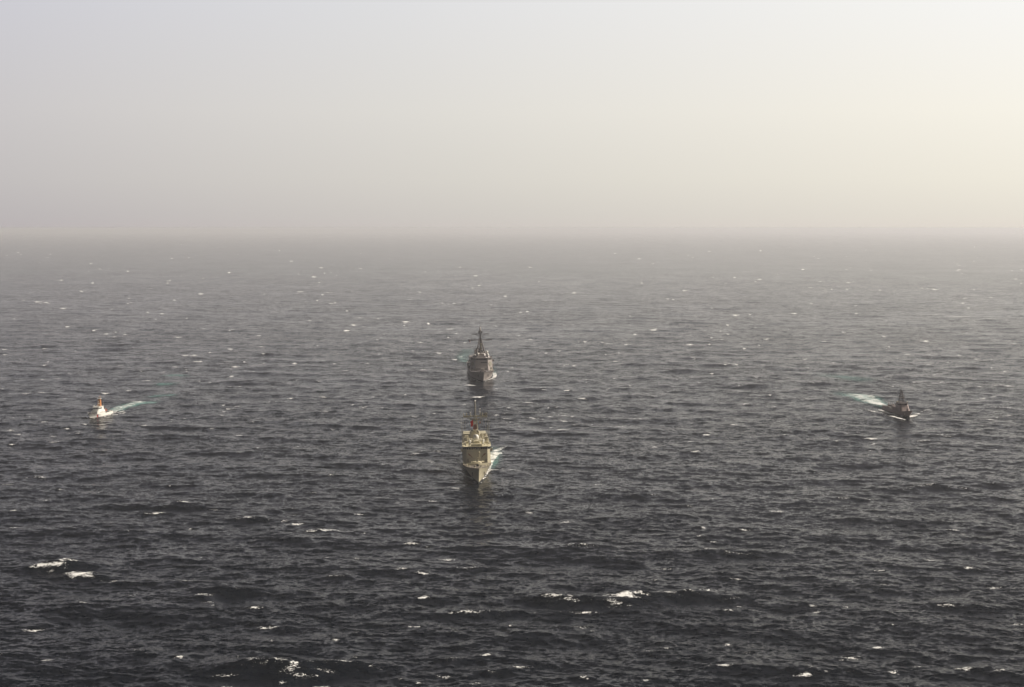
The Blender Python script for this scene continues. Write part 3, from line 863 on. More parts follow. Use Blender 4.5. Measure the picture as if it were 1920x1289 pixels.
# ------------------------------------------------------------------ the dark patrol boat (far right)
def make_patrol():
    L = 53.0
    r = ship_root('patrol_boat', (1704.5, 782), L, 4.6, 0,
                  'dark grey patrol boat with spiky lattice mast throwing white bow spray, far right', 'patrol boat', 6.0)
    g, dark = M['patrol_grey'], M['haze_dark']
    H = Hull(L, 7.9, 4.6, 2.5, 6.0, full=.34, fine=.48, stern_w=.9)
    h = H.build(g, M['grey_deck'], r, M['boot'], lip=.5)
    rp = [H.pt(t, 1, -1, -.06) for t in (.98, .8, .6, .45, .3)]
    rq = [H.pt(t, 1, 1, -.06) for t in (.98, .8, .6, .45, .3)]
    MB().rail(rp, .95, .03).rail(rq, .95, .03).build('deck_railing', g, r)
    a = H.pt(.13, .62, -1, .08)
    MB().tube(a, a + Vector((0, .4, -.9)), .13, .1, 6).tube(a + Vector((0, -.3, -.9)), a + Vector((0, .9, -.8)), .11, .08, 6).build('anchor', M['buff_pale'], h)
    gm = MB().tube((0, 9.5, 2.9), (0, 9.5, 4.4), .6, .45, 10).bx(-.5, .5, 9.0, 10.2, 4.1, 5.0).build('deck_gun', g, r)
    MB().tube((0, 9.1, 4.6), (0, 6.6, 4.9), .09, .06, 6).build('gun_barrel', M['black'], gm)
    hs = MB().prism(chamfer(3.2, 12.8, 24.5, .9, 1.2, False), 1.9, chamfer(3.0, 15.2, 24.5, .9, 1.2, False), 5.0).bx(-2.9, 2.9, 24.52, 33, 1.9, 4.25).build('superstructure', g, r)
    for s in (-1, 1):
        for y in (19, 22.5, 26, 29.5):
            MB().bx(min(s * 2.85, s * (3.2 if y < 24 else 2.96)), max(s * 2.85, s * (3.2 if y < 24 else 2.96)), y, y + .9, 2.3, 4.1).build('side_door', dark, hs)
    wh = MB().prism(chamfer(3.0, 15.4, 24, .9, 1.1, False), 5.0, chamfer(2.7, 16.6, 24, .8, 1.1, False), 7.3).build('wheelhouse', g, r)
    windows(wh, M['glass'], split_seg((-1.95, 16.35), (1.95, 16.35), 5, .15), 6.3, 6.95, .12)
    windows(wh, M['glass'], [(2.0, 16.5, 2.8, 17.5), (-2.8, 17.5, -2.0, 16.5)] + [(-2.82, y + .8, -2.82, y) for y in (18, 19.2, 20.4, 21.6)] + [(2.82, y, 2.82, y + .8) for y in (18, 19.2, 20.4, 21.6)], 6.3, 6.95, .09)
    MB().prism(chamfer(3.0, 16.1, 24.4, .8, 1.1, False), 7.3, chamfer(3.0, 16.1, 24.4, .8, 1.1, False), 7.48).build('wheelhouse_roof', dark, wh)
    MB().rail([(-2.8, 24, 7.48), (-2.8, 17.4, 7.48), (-2, 16.3, 7.48), (2, 16.3, 7.48), (2.8, 17.4, 7.48), (2.8, 24, 7.48)], 1.0, .04).build('roof_railing', dark, wh)
    for x, y in ((-2.1, 17.4), (2.1, 17.4), (-1.2, 19.4)):
        MB().tube((x, y, 7.4), (x, y, 8.5), .15, n=6).ball((x, y, 8.6), .3, n=8).build('searchlight', M['buff_pale'] if x > 0 else g, r)
    mm = MB().lattice((0, 22.6, 7.48), (0, 23.0, 15.0), 1.6, .5, 6, .17).build('lattice_mast', dark, r)
    MB().bx(-1.5, 1.5, 21.2, 23.6, 10.2, 10.4).build('mast_platform', dark, mm)
    MB().bx(-1.1, 1.1, 21.6, 23.4, 12.4, 12.55).build('mast_platform', dark, mm)
    MB().tube((-2.6, 22.8, 11.4), (2.6, 22.8, 11.4), .16, n=5).tube((-2.5, 22.8, 11), (-2.5, 22.8, 12.6), .07, n=5).tube((2.5, 22.8, 11), (2.5, 22.8, 12.6), .07, n=5).build('yardarm', dark, mm)
    MB().bx(-1.5, 1.5, 20.9, 21.2, 10.75, 11.1).tube((0, 21.3, 10.4), (0, 21.3, 10.8), .2, n=8).build('search_radar', M['haze_grey'], mm)
    MB().bx(-1.0, 1.0, 21.6, 21.8, 12.9, 13.15).tube((0, 21.9, 12.5), (0, 21.9, 12.9), .15, n=8).build('search_radar', M['haze_grey'], mm)
    MB().tube((0, 23, 15.0), (0, 23, 17.6), .2, .1, 6).tube((-.7, 23, 14.8), (.7, 23, 14.8), .06, n=5).build('topmast', dark, mm)
    for s in (-1, 1):
        whip(r, dark, s * 2.5, 23.8, 7.4, 6, (s * .3, 1.2), .05)
        MB().tube((s * 2.4, 25.5, 4.2), (s * 2.4, 25.5, 6.4), .3, n=8).bx(s * 2.4 - .4, s * 2.4 + .4, 25.1, 26.2, 6.2, 7.0).build('machine_gun_mount', dark, r)
    MB().bx(-1.6, 1.6, 26.8, 30.0, 4.2, 6.0).build('equipment_house', g, r)
    MB().tube((-.9, 28, 6.0), (-.9, 28, 6.6), .5, n=10).ball((-.9, 28, 7.0), .75, n=14).build('radome', M['buff_pale'], r, smooth=True)
    MB().bx(-2.2, 2.2, 33.4, 36.6, 2.4, 4.2).build('exhaust_casing', dark, r)
    gm = MB().tube((0, 39.5, 2.4), (0, 39.5, 3.9), .5, .4, 10).bx(-.5, .5, 39, 40.2, 3.7, 4.6).build('deck_gun', g, r)
    MB().tube((0, 40, 4.2), (0, 42.3, 4.6), .09, .06, 6).build('gun_barrel', M['black'], gm)
    bt = MB().prism([(-.9, 45), (0, 43.4), (.9, 45), (.9, 49), (-.9, 49)], 2.8, [(-1.15, 45), (0, 43), (1.15, 45), (1.15, 49.2), (-1.15, 49.2)], 3.7).build('rescue_boat', M['haze_dark'], r, bevel=.15)
    MB().tube((-2.2, 43, 2.4), (-2.2, 43, 5.6), .2, n=6).tube((-2.2, 43, 5.6), (-.4, 46.5, 5.2), .14, n=6).build('boat_crane', g, r)
    MB().tube((2.4, 51.6, 2.4), (2.4, 52.4, 5.0), .06, n=5).build('flagstaff', g, r)
    for x, y in ((-3, 36), (-3, 38), (3, 36), (3, 38)):
        MB().tube((x, y, 3.2), (x, y + 1.3, 3.2), .33, n=8).build('life_raft', M['cream_white'], r)
    return r


make_patrol()

# ------------------------------------------------------------------ the sea
WDIR = math.atan2(-0.92, -0.38)         # travel direction of the waves: towards the viewer, a little left
NW = 300
lam = np.exp(np.linspace(math.log(1.5), math.log(74.0), NW)) * rng.uniform(.97, 1.03, NW)
kk = 2 * np.pi / lam
spread = 0.50 + 0.40 * np.clip(1 - np.log(lam / 2.1) / math.log(35), 0, 1)
th = WDIR + rng.normal(0, 1, NW) * spread
slope = np.sqrt(2 * 0.0230 / NW) * np.ones(NW)
slope *= np.interp(np.log(lam), np.log([1.5, 4, 10, 25, 74]), [1.3, 1.2, .82,   .47, .46])
amp = slope / kk
kx, ky = kk * np.cos(th), kk * np.sin(th)
phs = rng.uniform(0, 2 * np.pi, NW)

# breaking crests seen in the photograph: (px, py, half length m, depth m, height m, strength)
CAPS = [(78, 895, 5, 2.2, .7, 1), (100, 1068, 4.5, 2.4, 1.2, 1), (148, 1080, 5.5, 4.2, .9, 1.15), (78, 1068, 3.4, 2.6, .8, 1.05), (124, 1062, 4, 2, .8, .95), (160, 1083, 4, 2.4, .3, 1.05), (215, 1092, 6, 2, .2, .45),
        (295, 963, 4, 2, .7, .95), (348, 947, 4, 1.8, .8, .9), (460, 975, 4, 1.8, .7, .8), (560, 984, 4.5, 1.8, .7, .9),
        (612, 995, 7, 2.2, .5, .95), (382, 1120, 4, 2.4, .9, .95), (395, 1131, 4, 1.4, .2, .6), (507, 1177, 3.6, 1.5, .5, .85),
        (345, 1093, 4, 1.2, .3, .7), (430, 1112, 8, 1.5, 1.0, .3), (480, 1143, 2.5, 1.5, .5, .75), (880, 1067, 4.2, 1.8, .6, .85),
        (752, 1070, 3.5, 1.5, .5, .7), (768, 1021, 3.2, 1.6, .6, .8), (875, 1152, 6, 2, .7, .8), (1040, 1126, 4.5, 1.8, 1.0, .95),
        (1168, 1128, 5, 3.6, 1.5, 1.3), (1250, 1120, 6, 2.2, .8, .6), (1196, 1124, 4, 2, .6, .75), (1155, 1137, 3.2, 2.6, .3, .9), (1375, 1124, 4, 1.6, .6, .6), (1290, 1119, 3.5, 1.6, .6, .6), (1065, 1131, 4, 1.5, .5, .7), (1325, 1114, 6, 1.8, 1.1, .6), (1095, 1150, 5.5, 1.6, .3, .8), (1095, 1176, 4.5, 2, .3, .75),
        (1345, 1035, 6, 2, .8, .55), (1090, 1028, 5, 2, .7, .5), (1380, 1088, 3, 1.4, .4, .7), (1635, 825, 5, 4, .8, 1.1), (1780, 1139, 4.5, 1.7, .4, .8), (1820, 1068, 3.5, 1.6, .4, .8),
        (1805, 1257, 4, 1.8, .5, .85), (1870, 1262, 3.5, 1.6, .5, .8), (1355, 1251, 3.8, 1.7, .5, .85), (835, 1268, 3.8, 1.6, .5, .85),
        (570, 1270, 4, 1.8, .9, .8), (480, 1250, 5, 2, .8, .65), (520, 1254, 4, 2, .6, .6), (610, 1262, 4, 1.8, .6, .6), (548, 1262, 3, 2, .5, .8), (640, 1250, 5, 1.8, .8, .55), (420, 1268, 3, 1.6, .4, .8), (850, 1237, 2.6, 1.6, .5, .7), (700, 1254, 3.2, 1.4, .4, .7), (890, 1284, 3.2, 1.4, .3, .75),
        (672, 596, 9, 6, .5, 1), (617, 549, 12, 9, .4, .9), (333, 633, 6, 4.5, .5, .9), (380, 617, 6, 4, .4, .75), (1800, 594, 20, 7, .5, 1.05),
        (1855, 597, 15, 6, .4, .7), (1890, 725, 6, 4, .6, .9), (1870, 722, 8, 3, .3, .7), (1884, 766, 6, 3, .4, .8), (895, 747, 5.5, 4, .6, 1.1), (880, 723, 5, 4, .5, 1.05),
        (1070, 730, 7, 3, .5, .8), (1160, 802, 6, 2.6, .4, .85), (1201, 787, 5, 2.6, .4, .8), (1052, 808, 5, 2.4, .6, .85), (820, 849, 5, 2.2, .6, .9),
        (779, 852, 3.4, 3, .5, 1), (795, 848, 5, 1.8, .4, .85), (1140, 645, 8, 4, .4, .8), (990, 756, 4, 3, .4, .95), (1000, 784, 4, 2.4, .4, .85), (610, 773, 4.5, 2.6, .4, .8),
        (495, 552, 9, 6, .3, .7), (155, 545, 14, 5, .3, .75), (1243, 520, 14, 8, .3, .7), (80, 738, 8, 3, .4, .8), (100, 830, 5, 2, .4, .7),
        (275, 715, 5, 2.6, .3, .85), (400, 752, 4, 2.4, .3, .7), (1660, 707, 7, 3, .4, .9), (1730, 828, 7, 2, .3, .75), (1765, 816, 6, 2, .3, .8), (1550, 785, 4, 2, .4, .7),
        (1430, 707, 7, 2.6, .3, .8), (1460, 880, 4, 1.8, .3, .6), (1580, 935, 4, 1.8, .3, .8), (1740, 915, 5, 2.2, .7, .7), (1800, 917, 6, 1.6, .5, .6),
        (1700, 920, 4, 2, .5, .6), (1630, 937, 4, 1.6, .3, .7), (855, 917, 4, 1.6, .4, .8), (450, 850, 4, 1.8, .4, .8), (1120, 910, 3.4, 1.5, .3, .8),
        (675, 945, 3, 1.4, .3, .6), (810, 941, 3.2, 1.4, .3, .7), (25, 961, 2.4, 1.5, .4, .8), (20, 910, 4, 1.6, .3, .6), (1560, 645, 6, 4, .3, .7), (1755, 590, 8, 5, .3, .8), (1890, 640, 8, 4, .3, .7),
        (945, 565, 9, 5, .3, .7), (625, 612, 7, 4, .3, .6), (530, 688, 6, 3, .3, .7), (1300, 672, 5, 3.5, .3, .85), (975, 630, 6, 4, .3, .8), (720, 672, 5, 3, .3, .7),
        (840, 645, 4, 3, .3, .6), (1390, 640, 6, 3, .3, .6), (930, 620, 6, 3, .3, .5), (1210, 645, 5, 3, .3, .5), (930, 875, 3, 1.4, .3, .7), (960, 882, 4, 3, .4, .55)]
# unbroken dark ridges of the larger swell in the foreground
CAPS += [(1250, 1122, 16, 3, .9, .3), (1130, 1131, 14, 3, .8, .3), (930, 1150, 12, 2.6, .6, .3), (590, 1252, 13, 3, .9, .3), (470, 1256, 11, 3, .8, .3),
         (300, 950, 16, 3, .8, .3), (440, 1110, 13, 3, .8, .3), (350, 1096, 12, 2.6, .6, .3), (110, 1062, 10, 3, .8, .3), (1360, 1040, 12, 2.6, .6, .3),
         (1100, 1030, 12, 2.6, .5, .3), (480, 975, 12, 2.6, .6, .3), (1720, 915, 14, 3, .6, .3), (1560, 1260, 12, 2.6, .5, .3), (220, 1000, 12, 2.6, .5, .3)]
caps = []
for px, py, hl, dp, ht, stg in CAPS:
    p = sea_point(px, py)
    if p.y < 1000: stg *= .84
    caps.append((p.x, p.y, hl, dp, ht, stg, random.uniform(-.25, .1), random.uniform(-.05, .05)))
    if p.y < 1100 and stg > .75:      # torn foam left behind the crest
        for k in range(2):
            caps.append((p.x + random.uniform(-1.3, 1.3) * hl, p.y + random.uniform(-2.2, 1.6) * dp, hl * random.uniform(.3, .6), dp * random.uniform(.4, .7), 0.05, stg * random.uniform(.6, .85), random.uniform(-.6, .3), 0))
# many small ones between them, thinner towards the camera
for i in range(3600):
    q = random.random()
    D = 1 / (1 / 9000 + random.random() ** 1.0 * (1 / 440 - 1 / 9000)) if i % 3 else 440 * math.exp(q * math.log(14000 / 440))
    if random.random() < (.9 if D < 1000 else .5 if D < 2200 else .75): continue
    a = random.uniform(-.34, .34)
    s = random.uniform(.5, 1.0) ** 1.5
    g = 1 + min(1.6, D / 3400)
    f = min(1, max(0, (D - 900) / 1500))
    caps.append((D * math.sin(a), D * math.cos(a), random.uniform(1.2, 3.6) * g * s, random.uniform(.5, 1.2) * (1 + D / 900), random.uniform(.1, .35),
                 .42 + .55 * s * random.random() ** .5 + f * (.25 + random.random() * .9), random.uniform(-.45, .25), random.uniform(-.1, .1)))

f_r = FPX * 1024 / 1920
rows = list(np.linspace(2, 400, 34))
d = 400.0
while d < 158000:
    d += max(0.5, 0.42 * d * d / (f_r * CAM_H)) if d < 9000 else d * 0.035
    rows.append(d)
rows = np.array(rows)
half = R(20.5)
fine = np.linspace(-half, half, 2500)
coarse = np.linspace(half, 2 * math.pi - half, 90)[1:-1]
ang = np.concatenate([fine, coarse])
nr, nc = len(rows), len(ang)
spacing = np.gradient(rows)
X = (rows[:, None] * np.sin(ang)[None, :]).astype(np.float32)
Y = (rows[:, None] * np.cos(ang)[None, :]).astype(np.float32)
Z = np.zeros_like(X)
DX = np.zeros_like(X)
DY = np.zeros_like(X)
CR = np.zeros_like(X)      # crest sharpness
nf = len(fine)
for i in range(nr):
    if rows[i] > 12000 or rows[i] < 60: continue
    sp = spacing[i]
    wgt = np.clip((lam / sp - 1.6) / 1.4, 0, 1)
    wgt[lam > 30] = np.maximum(wgt[lam > 30], np.clip((lam[lam > 30] / sp - .6), 0, 1))
    use = wgt > 0
    if rows[i] < 420: use &= lam > 4
    if not use.any(): continue
    x, y = X[i, :nf], Y[i, :nf]
    ph = (np.outer(kx[use], x) + np.outer(ky[use], y) + phs[use][:, None]).astype(np.float32)
    cs, sn = np.cos(ph), np.sin(ph)
    a = (amp[use] * wgt[use]).astype(np.float32)
    Z[i, :nf] = a @ cs
    DX[i, :nf] = -((a * np.cos(th[use]).astype(np.float32)) @ sn)
    DY[i, :nf] = -((a * np.sin(th[use]).astype(np.float32)) @ sn)
    big = (lam[use] > 5)
    CR[i, :nf] = (a * kk[use].astype(np.float32) * big) @ cs
FO = np.zeros_like(X)
# the hulls flatten the sea right around them
for nm, Ls in (('frigate', 136), ('destroyer', 154), ('cutter', 33), ('patrol_boat', 53)):
    o = bpy.context.scene.objects[nm]
    c, a = o.location, o.rotation_euler.z
    rx, ry = X - c.x, Y - c.y
    al = rx * math.sin(a) - ry * math.cos(a)
    ac = rx * math.cos(a) + ry * math.sin(a)
    dd = np.maximum(np.abs(al) - Ls * .46, 0) ** 2 + np.maximum(np.abs(ac) - Ls * .04, 0) ** 2
    q = np.exp(-dd / (6 + Ls * .05) ** 2)
    Z = Z * (1 - .35 * q) - .3 * q
ccx, ccy = math.cos(WDIR), math.sin(WDIR)
for cx, cy, hl, dp, ht, stg, rot, curv in caps:
    D = math.hypot(cx, cy)
    i0, i1 = np.searchsorted(rows, D - 5 * dp - 14), np.searchsorted(rows, D + 5 * dp + 14)
    a0 = math.atan2(cx, cy)
    w = (3.0 * hl + 8) / D
    j0, j1 = np.searchsorted(fine, a0 - w), np.searchsorted(fine, a0 + w)
    if i1 <= i0 or j1 <= j0: continue
    x, y = X[i0:i1, j0:j1] - cx, Y[i0:i1, j0:j1] - cy
    c, s = math.cos(rot), math.sin(rot)
    u = x * c + y * s
    v = -x * s + y * c
    v = v + curv * u * u / max(hl, 1)
    dpe = max(dp, spacing[min(i0, nr - 1)] * .8)
    wob = .22 * dpe * np.sin(u * .9 + cx)
    g = np.exp(-(u / hl) ** 2) * (np.exp(-((v + wob) / dpe) ** 2))
    FO[i0:i1, j0:j1] = np.maximum(FO[i0:i1, j0:j1], g * stg)
    if D < 2500:
        L2 = 3.2 + dp
        cr = np.exp(-(u / (hl * 1.7 + 2)) ** 2) * np.exp(-((v - 1.2) / L2) ** 2) * (1 - 0.25 * ((v - 1.2) / L2) ** 2)
        Z[i0:i1, j0:j1] += ht * cr
sig = float(CR[(rows > 500) & (rows < 700), :nf].std())
print('crest sigma', sig)
FO = np.maximum(FO, np.clip((CR - 3.1 * sig) / (1.3 * sig), 0, .62))
fade = np.clip((rows - 60) / 200, 0, 1)[:, None]
X2 = X + .85 * DX * fade
Y2 = Y + .85 * DY * fade
Z *= fade

verts = np.stack([X2, Y2, Z], -1).reshape(-1, 3).astype(np.float32)
ii, jj = np.meshgrid(np.arange(nr - 1), np.arange(nc), indexing='ij')
j2 = (jj + 1) % nc
quads = np.stack([ii * nc + jj, ii * nc + j2, (ii + 1) * nc + j2, (ii + 1) * nc + jj], -1)[..., ::-1].reshape(-1, 4).astype(np.int32)


def grid_object(name, verts, quads, attrs, mat):
    me = bpy.data.meshes.new(name)
    me.vertices.add(len(verts))
    me.vertices.foreach_set('co', verts.ravel())
    me.loops.add(quads.size)
    me.loops.foreach_set('vertex_index', quads.ravel())
    me.polygons.add(len(quads))
    me.polygons.foreach_set('loop_start', np.arange(0, quads.size, 4, dtype=np.int32))
    me.polygons.foreach_set('use_smooth', np.ones(len(quads), dtype=bool))
    me.update(calc_edges=True)
    for k, v in attrs.items():
        at = me.attributes.new(k, 'FLOAT', 'POINT')
        at.data.foreach_set('value', v.ravel().astype(np.float32))
    me.materials.append(mat)
    o = bpy.data.objects.new(name, me)
    C.objects.link(o)
    return o


def water_nodes(m, wake=False):
    m.use_nodes = True
    t = m.node_tree
    for n in list(t.nodes): t.nodes.remove(n)
    out = N(t, 'ShaderNodeOutputMaterial')
    geo = N(t, 'ShaderNodeNewGeometry')
    L = t.links.new

    def noise(scale, detail, stretch=(1, 1, 1), rot=0.2, dist=0.0, rough=.55, colour=False, off=(0, 0, 0)):
        mp = N(t, 'ShaderNodeMapping')
        mp.inputs['Scale'].default_value = stretch
        mp.inputs['Rotation'].default_value = (0, 0, rot)
        mp.inputs['Location'].default_value = off
        L(geo.outputs['Position'], mp.inputs[0])
        n = N(t, 'ShaderNodeTexNoise')
        n.inputs['Scale'].default_value = scale
        n.inputs['Detail'].default_value = detail
        n.inputs['Roughness'].default_value = rough
        n.inputs['Distortion'].default_value = dist
        L(mp.outputs[0], n.inputs['Vector'])
        return n.outputs['Color' if colour else 'Fac']

    def math_(op, a, b=None, c=None, clamp=False):
        n = N(t, 'ShaderNodeMath', operation=op, use_clamp=clamp)
        for k, v in enumerate((a, b, c)):
            if v is None: continue
            if isinstance(v, (int, float)): n.inputs[k].default_value = v
            else: L(v, n.inputs[k])
        return n.outputs[0]

    def vm(op, a, b, scale=None):
        n = N(t, 'ShaderNodeVectorMath', operation=op)
        for k, v in enumerate((a, b)):
            if v is None: continue
            if isinstance(v, tuple): n.inputs[k].default_value = v
            else: L(v, n.inputs[k])
        if scale is not None:
            if isinstance(scale, (int, float)): n.inputs['Scale'].default_value = scale
            else: L(scale, n.inputs['Scale'])
        return n.outputs[0]
    # ripples too small for the mesh: two noise slope fields
    gust = math_('ADD', math_('MULTIPLY', noise(.012, 3, (1, .6, 1)), .55), math_('MULTIPLY', noise(.0035, 2, (.6, 1, 1), off=(5, 2, 0)), .45))
    gk = math_('MINIMUM', math_('MAXIMUM', math_('MULTIPLY_ADD', gust, 3.4, -.7), .55), 1.6)
    s1 = vm('SUBTRACT', noise(.24, 5, (.6, 1, 1), .36, .6, .62, True), (.5, .5, .5))
    s2 = vm('SUBTRACT', noise(1.15, 4, (.6, 1, 1), .35, .4, .65, True, (31, 7, 2)), (.5, .5, .5))
    s1 = vm('MULTIPLY', s1, (W_A * .7, W_A, 0))
    s2 = vm('MULTIPLY', s2, (W_B * .8, W_B, 0))
    s = vm('ADD', s1, s2)
    s = vm('SCALE', s, None, gk)
    nrm = vm('NORMALIZE', vm('ADD', geo.outputs['Normal'], s), None)
    wat = N(t, 'ShaderNodeBsdfPrincipled')
    wat.inputs['Base Color'].default_value = (.0065, .0085, .0125, 1)
    wat.inputs['Roughness'].default_value = .12
    wat.inputs['IOR'].default_value = 1.333
    wat.inputs['Specular IOR Level'].default_value = .075
    L(nrm, wat.inputs['Normal'])
    foam = N(t, 'ShaderNodeBsdfDiffuse')
    foam.inputs['Color'].default_value = (.88, .88, .87, 1)
    fa = N(t, 'ShaderNodeAttribute', attribute_name='foam').outputs['Fac']
    n1 = noise(.95, 7, (.75, 1, .7), .15, 1.2, .68)
    n2 = noise(.25, 5, (.5, 1, 1), .1, .8, .6, off=(9, 4, 1))
    nn = math_('ADD', math_('MULTIPLY', n1, .7), math_('MULTIPLY', n2, .3))
    # foam appears where its strength beats the noise, in broken lacy shapes
    d = math_('ADD', fa, math_('MULTIPLY', math_('SUBTRACT', nn, .5), 4.4))
    fm = N(t, 'ShaderNodeMapRange', interpolation_type='SMOOTHSTEP')
    fm.inputs['From Min'].default_value = .58
    fm.inputs['From Max'].default_value = .86
    L(d, fm.inputs['Value'])
    gate = math_('MULTIPLY', fa, 5.0, clamp=True)
    mask = math_('MULTIPLY', fm.outputs[0], gate)
    if not wake:
        mx = N(t, 'ShaderNodeMixShader')
        L(mask, mx.inputs[0]); L(wat.outputs[0], mx.inputs[1]); L(foam.outputs[0], mx.inputs[2])
        L(mx.outputs[0], out.inputs[0])
        return
    br = N(t, 'ShaderNodeMath', operation='MULTIPLY')
    br.inputs[1].default_value = 1.0
    # wake: churned turquoise water full of bubbles under the foam, thinning to nothing
    tu = N(t, 'ShaderNodeAttribute', attribute_name='churn').outputs['Fac']
    tq = N(t, 'ShaderNodeBsdfPrincipled')
    tq.inputs['Base Color'].default_value = (.17, .33, .31, 1)
    tq.inputs['Roughness'].default_value = .3
    tq.inputs['IOR'].default_value = 1.333
    L(nrm, tq.inputs['Normal'])
    tr = N(t, 'ShaderNodeBsdfTransparent')
    n3 = noise(.16, 5, (.6, 1, 1), .2, 1.0, .6, off=(3, 8, 5))
    brk = math_('MINIMUM', math_('MAXIMUM', math_('MULTIPLY_ADD', n3, 4.2, -1.15), .45), 1.15)
    L(math_('MULTIPLY', mask, math_('MULTIPLY_ADD', brk, 1.2, -.35, clamp=True), clamp=True), br.inputs[0])
    ta = math_('MULTIPLY', tu, math_('MULTIPLY_ADD', n3, 4.5, -1.45, clamp=True), clamp=True)
    m1 = N(t, 'ShaderNodeMixShader')
    L(ta, m1.inputs[0]); L(tr.outputs[0], m1.inputs[1]); L(tq.outputs[0], m1.inputs[2])
    m2 = N(t, 'ShaderNodeMixShader')
    L(br.outputs[0], m2.inputs[0]); L(m1.outputs[0], m2.inputs[1]); L(foam.outputs[0], m2.inputs[2])
    L(m2.outputs[0], out.inputs[0])


W_A, W_B = .95, 1.2
sea_mat = bpy.data.materials.new('sea_water')
water_nodes(sea_mat)
wake_mat = bpy.data.materials.new('wake_foam')
water_nodes(wake_mat, True)
sea = grid_object('sea', verts, quads, {'foam': FO}, sea_mat)
tag(sea, kind='structure')

# ---- wakes: patches of the same surface, a finger above it, carrying foam and churned water
flatX, flatY = X2.reshape(-1), Y2.reshape(-1)


def smooth(x, a, b):
    t = np.clip((x - a) / (b - a), 0, 1)
    return t * t * (3 - 2 * t)


def blob_line(px, py, pts, soft=.35):
    """strength of a band along world points [(x, y, half width, strength)]"""
    best = np.zeros_like(px)
    for (x0, y0, w0, s0), (x1, y1, w1, s1) in zip(pts, pts[1:]):
        dx, dy = x1 - x0, y1 - y0
        q = np.clip(((px - x0) * dx + (py - y0) * dy) / (dx * dx + dy * dy), 0, 1)
        dd = np.hypot(px - x0 - q * dx, py - y0 - q * dy)
        w = w0 + (w1 - w0) * q
        s = s0 + (s1 - s0) * q
        best = np.maximum(best, s * (1 - smooth(dd / np.maximum(w, .1), soft, 1.0)))
    return best


def px_line(pts):
    out = []
    for x, y, w, s in pts:
        p = sea_point(x, y)
        out.append((p.x, p.y, w, s))
    return out


def make_wake(label, foam_lines, churn_lines):
    allp = [p for l in foam_lines + churn_lines for p in l]
    x0, x1 = min(p[0] for p in allp) - 12, max(p[0] for p in allp) + 12
    y0, y1 = min(p[1] for p in allp) - 14, max(p[1] for p in allp) + 14
    r0, r1 = np.searchsorted(rows, y0 * .98 - 5), np.searchsorted(rows, math.hypot(max(abs(x0), abs(x1)), y1) + 5)
    aa = [math.atan2(x, y) for x in (x0, x1) for y in (y0, y1)]
    c0, c1 = np.searchsorted(fine, min(aa)), np.searchsorted(fine, max(aa))
    px, py, pz = X2[r0:r1, c0:c1], Y2[r0:r1, c0:c1], Z[r0:r1, c0:c1]
    fo, ch = np.zeros_like(px), np.zeros_like(px)
    for l in foam_lines: fo = np.maximum(fo, blob_line(px, py, l, .45))
    for l in churn_lines: ch = np.maximum(ch, blob_line(px, py, l, .3))
    on = (fo > .02) | (ch > .02)
    fq = on[:-1, :-1] | on[1:, :-1] | on[:-1, 1:] | on[1:, 1:]
    idx = np.arange(px.size).reshape(px.shape)
    q = np.stack([idx[:-1, :-1], idx[:-1, 1:], idx[1:, 1:], idx[1:, :-1]], -1)[..., ::-1][fq]
    used, inv = np.unique(q, return_inverse=True)
    v = np.stack([px, py, pz + .05 + .35 * np.clip(fo, 0, 1)], -1).reshape(-1, 3)[used]
    o = grid_object('wake', v.astype(np.float32), inv.reshape(-1, 4).astype(np.int32),
                    {'foam': fo.reshape(-1)[used], 'churn': ch.reshape(-1)[used]}, wake_mat)
    tag(o, label, 'wake', kind='stuff')
    return o


def shipline(root, L, pts):
    """points in ship coordinates (x, metres aft of the bow, half width, strength)"""
    mw = root.matrix_basis
    out = []
    for x, y, w, s in pts:
        p = mw @ Vector((x, y - L / 2, 0))
        out.append((p.x, p.y, w, s))
    return out


S = bpy.context.scene.objects
fr, de, cu, pa = S['frigate'], S['destroyer'], S['cutter'], S['patrol_boat']
make_wake('white foam along the waterline of the sand grey frigate',
          [shipline(fr, 136, [(.9, 8, .5, .55), (2.6, 22, .6, .7), (4.6, 40, .8, .75), (6.6, 60, .9, .8), (7.4, 80, 1.2, .8)]),
           px_line([(906, 897.5, .7, .75), (912, 895, .7, .85), (920, 896, .6, .6)]),
           px_line([(913, 886, 1.0, .8), (919, 882, 1.6, .9), (930, 882, 1.2, .82), (944, 878.5, .9, .5)]),
           px_line([(918, 874, 1.2, .7), (921, 862, 2.6, .9), (926, 853, 4.0, .95), (934, 850, 3.4, .8), (938, 852, 1.6, .6)]),
           px_line([(923, 850, 3.4, .75), (930, 845, 3.0, .72), (940, 841, 2.2, .6), (950, 837, 1.8, .45)]),
           shipline(fr, 136, [(-1.2, 8, .7, .7), (-3.4, 24, 1.0, .65), (-8, 36, 1.6, .62), (-14, 50, 1.8, .6)]),
           shipline(fr, 136, [(-9, 30, 1.6, .5), (-13, 48, 2.4, .58), (-18, 66, 2.6, .58), (-24, 90, 2.2, .5)]),
           shipline(fr, 136, [(-6.0, 45, 1.4, .6), (-8.0, 80, 2.0, .62), (-10, 110, 2.2, .6)])],
          [shipline(fr, 136, [(7.5, 60, 2.5, .3), (9, 80, 4, .5), (10, 105, 5, .5), (11, 140, 6, .2)])])
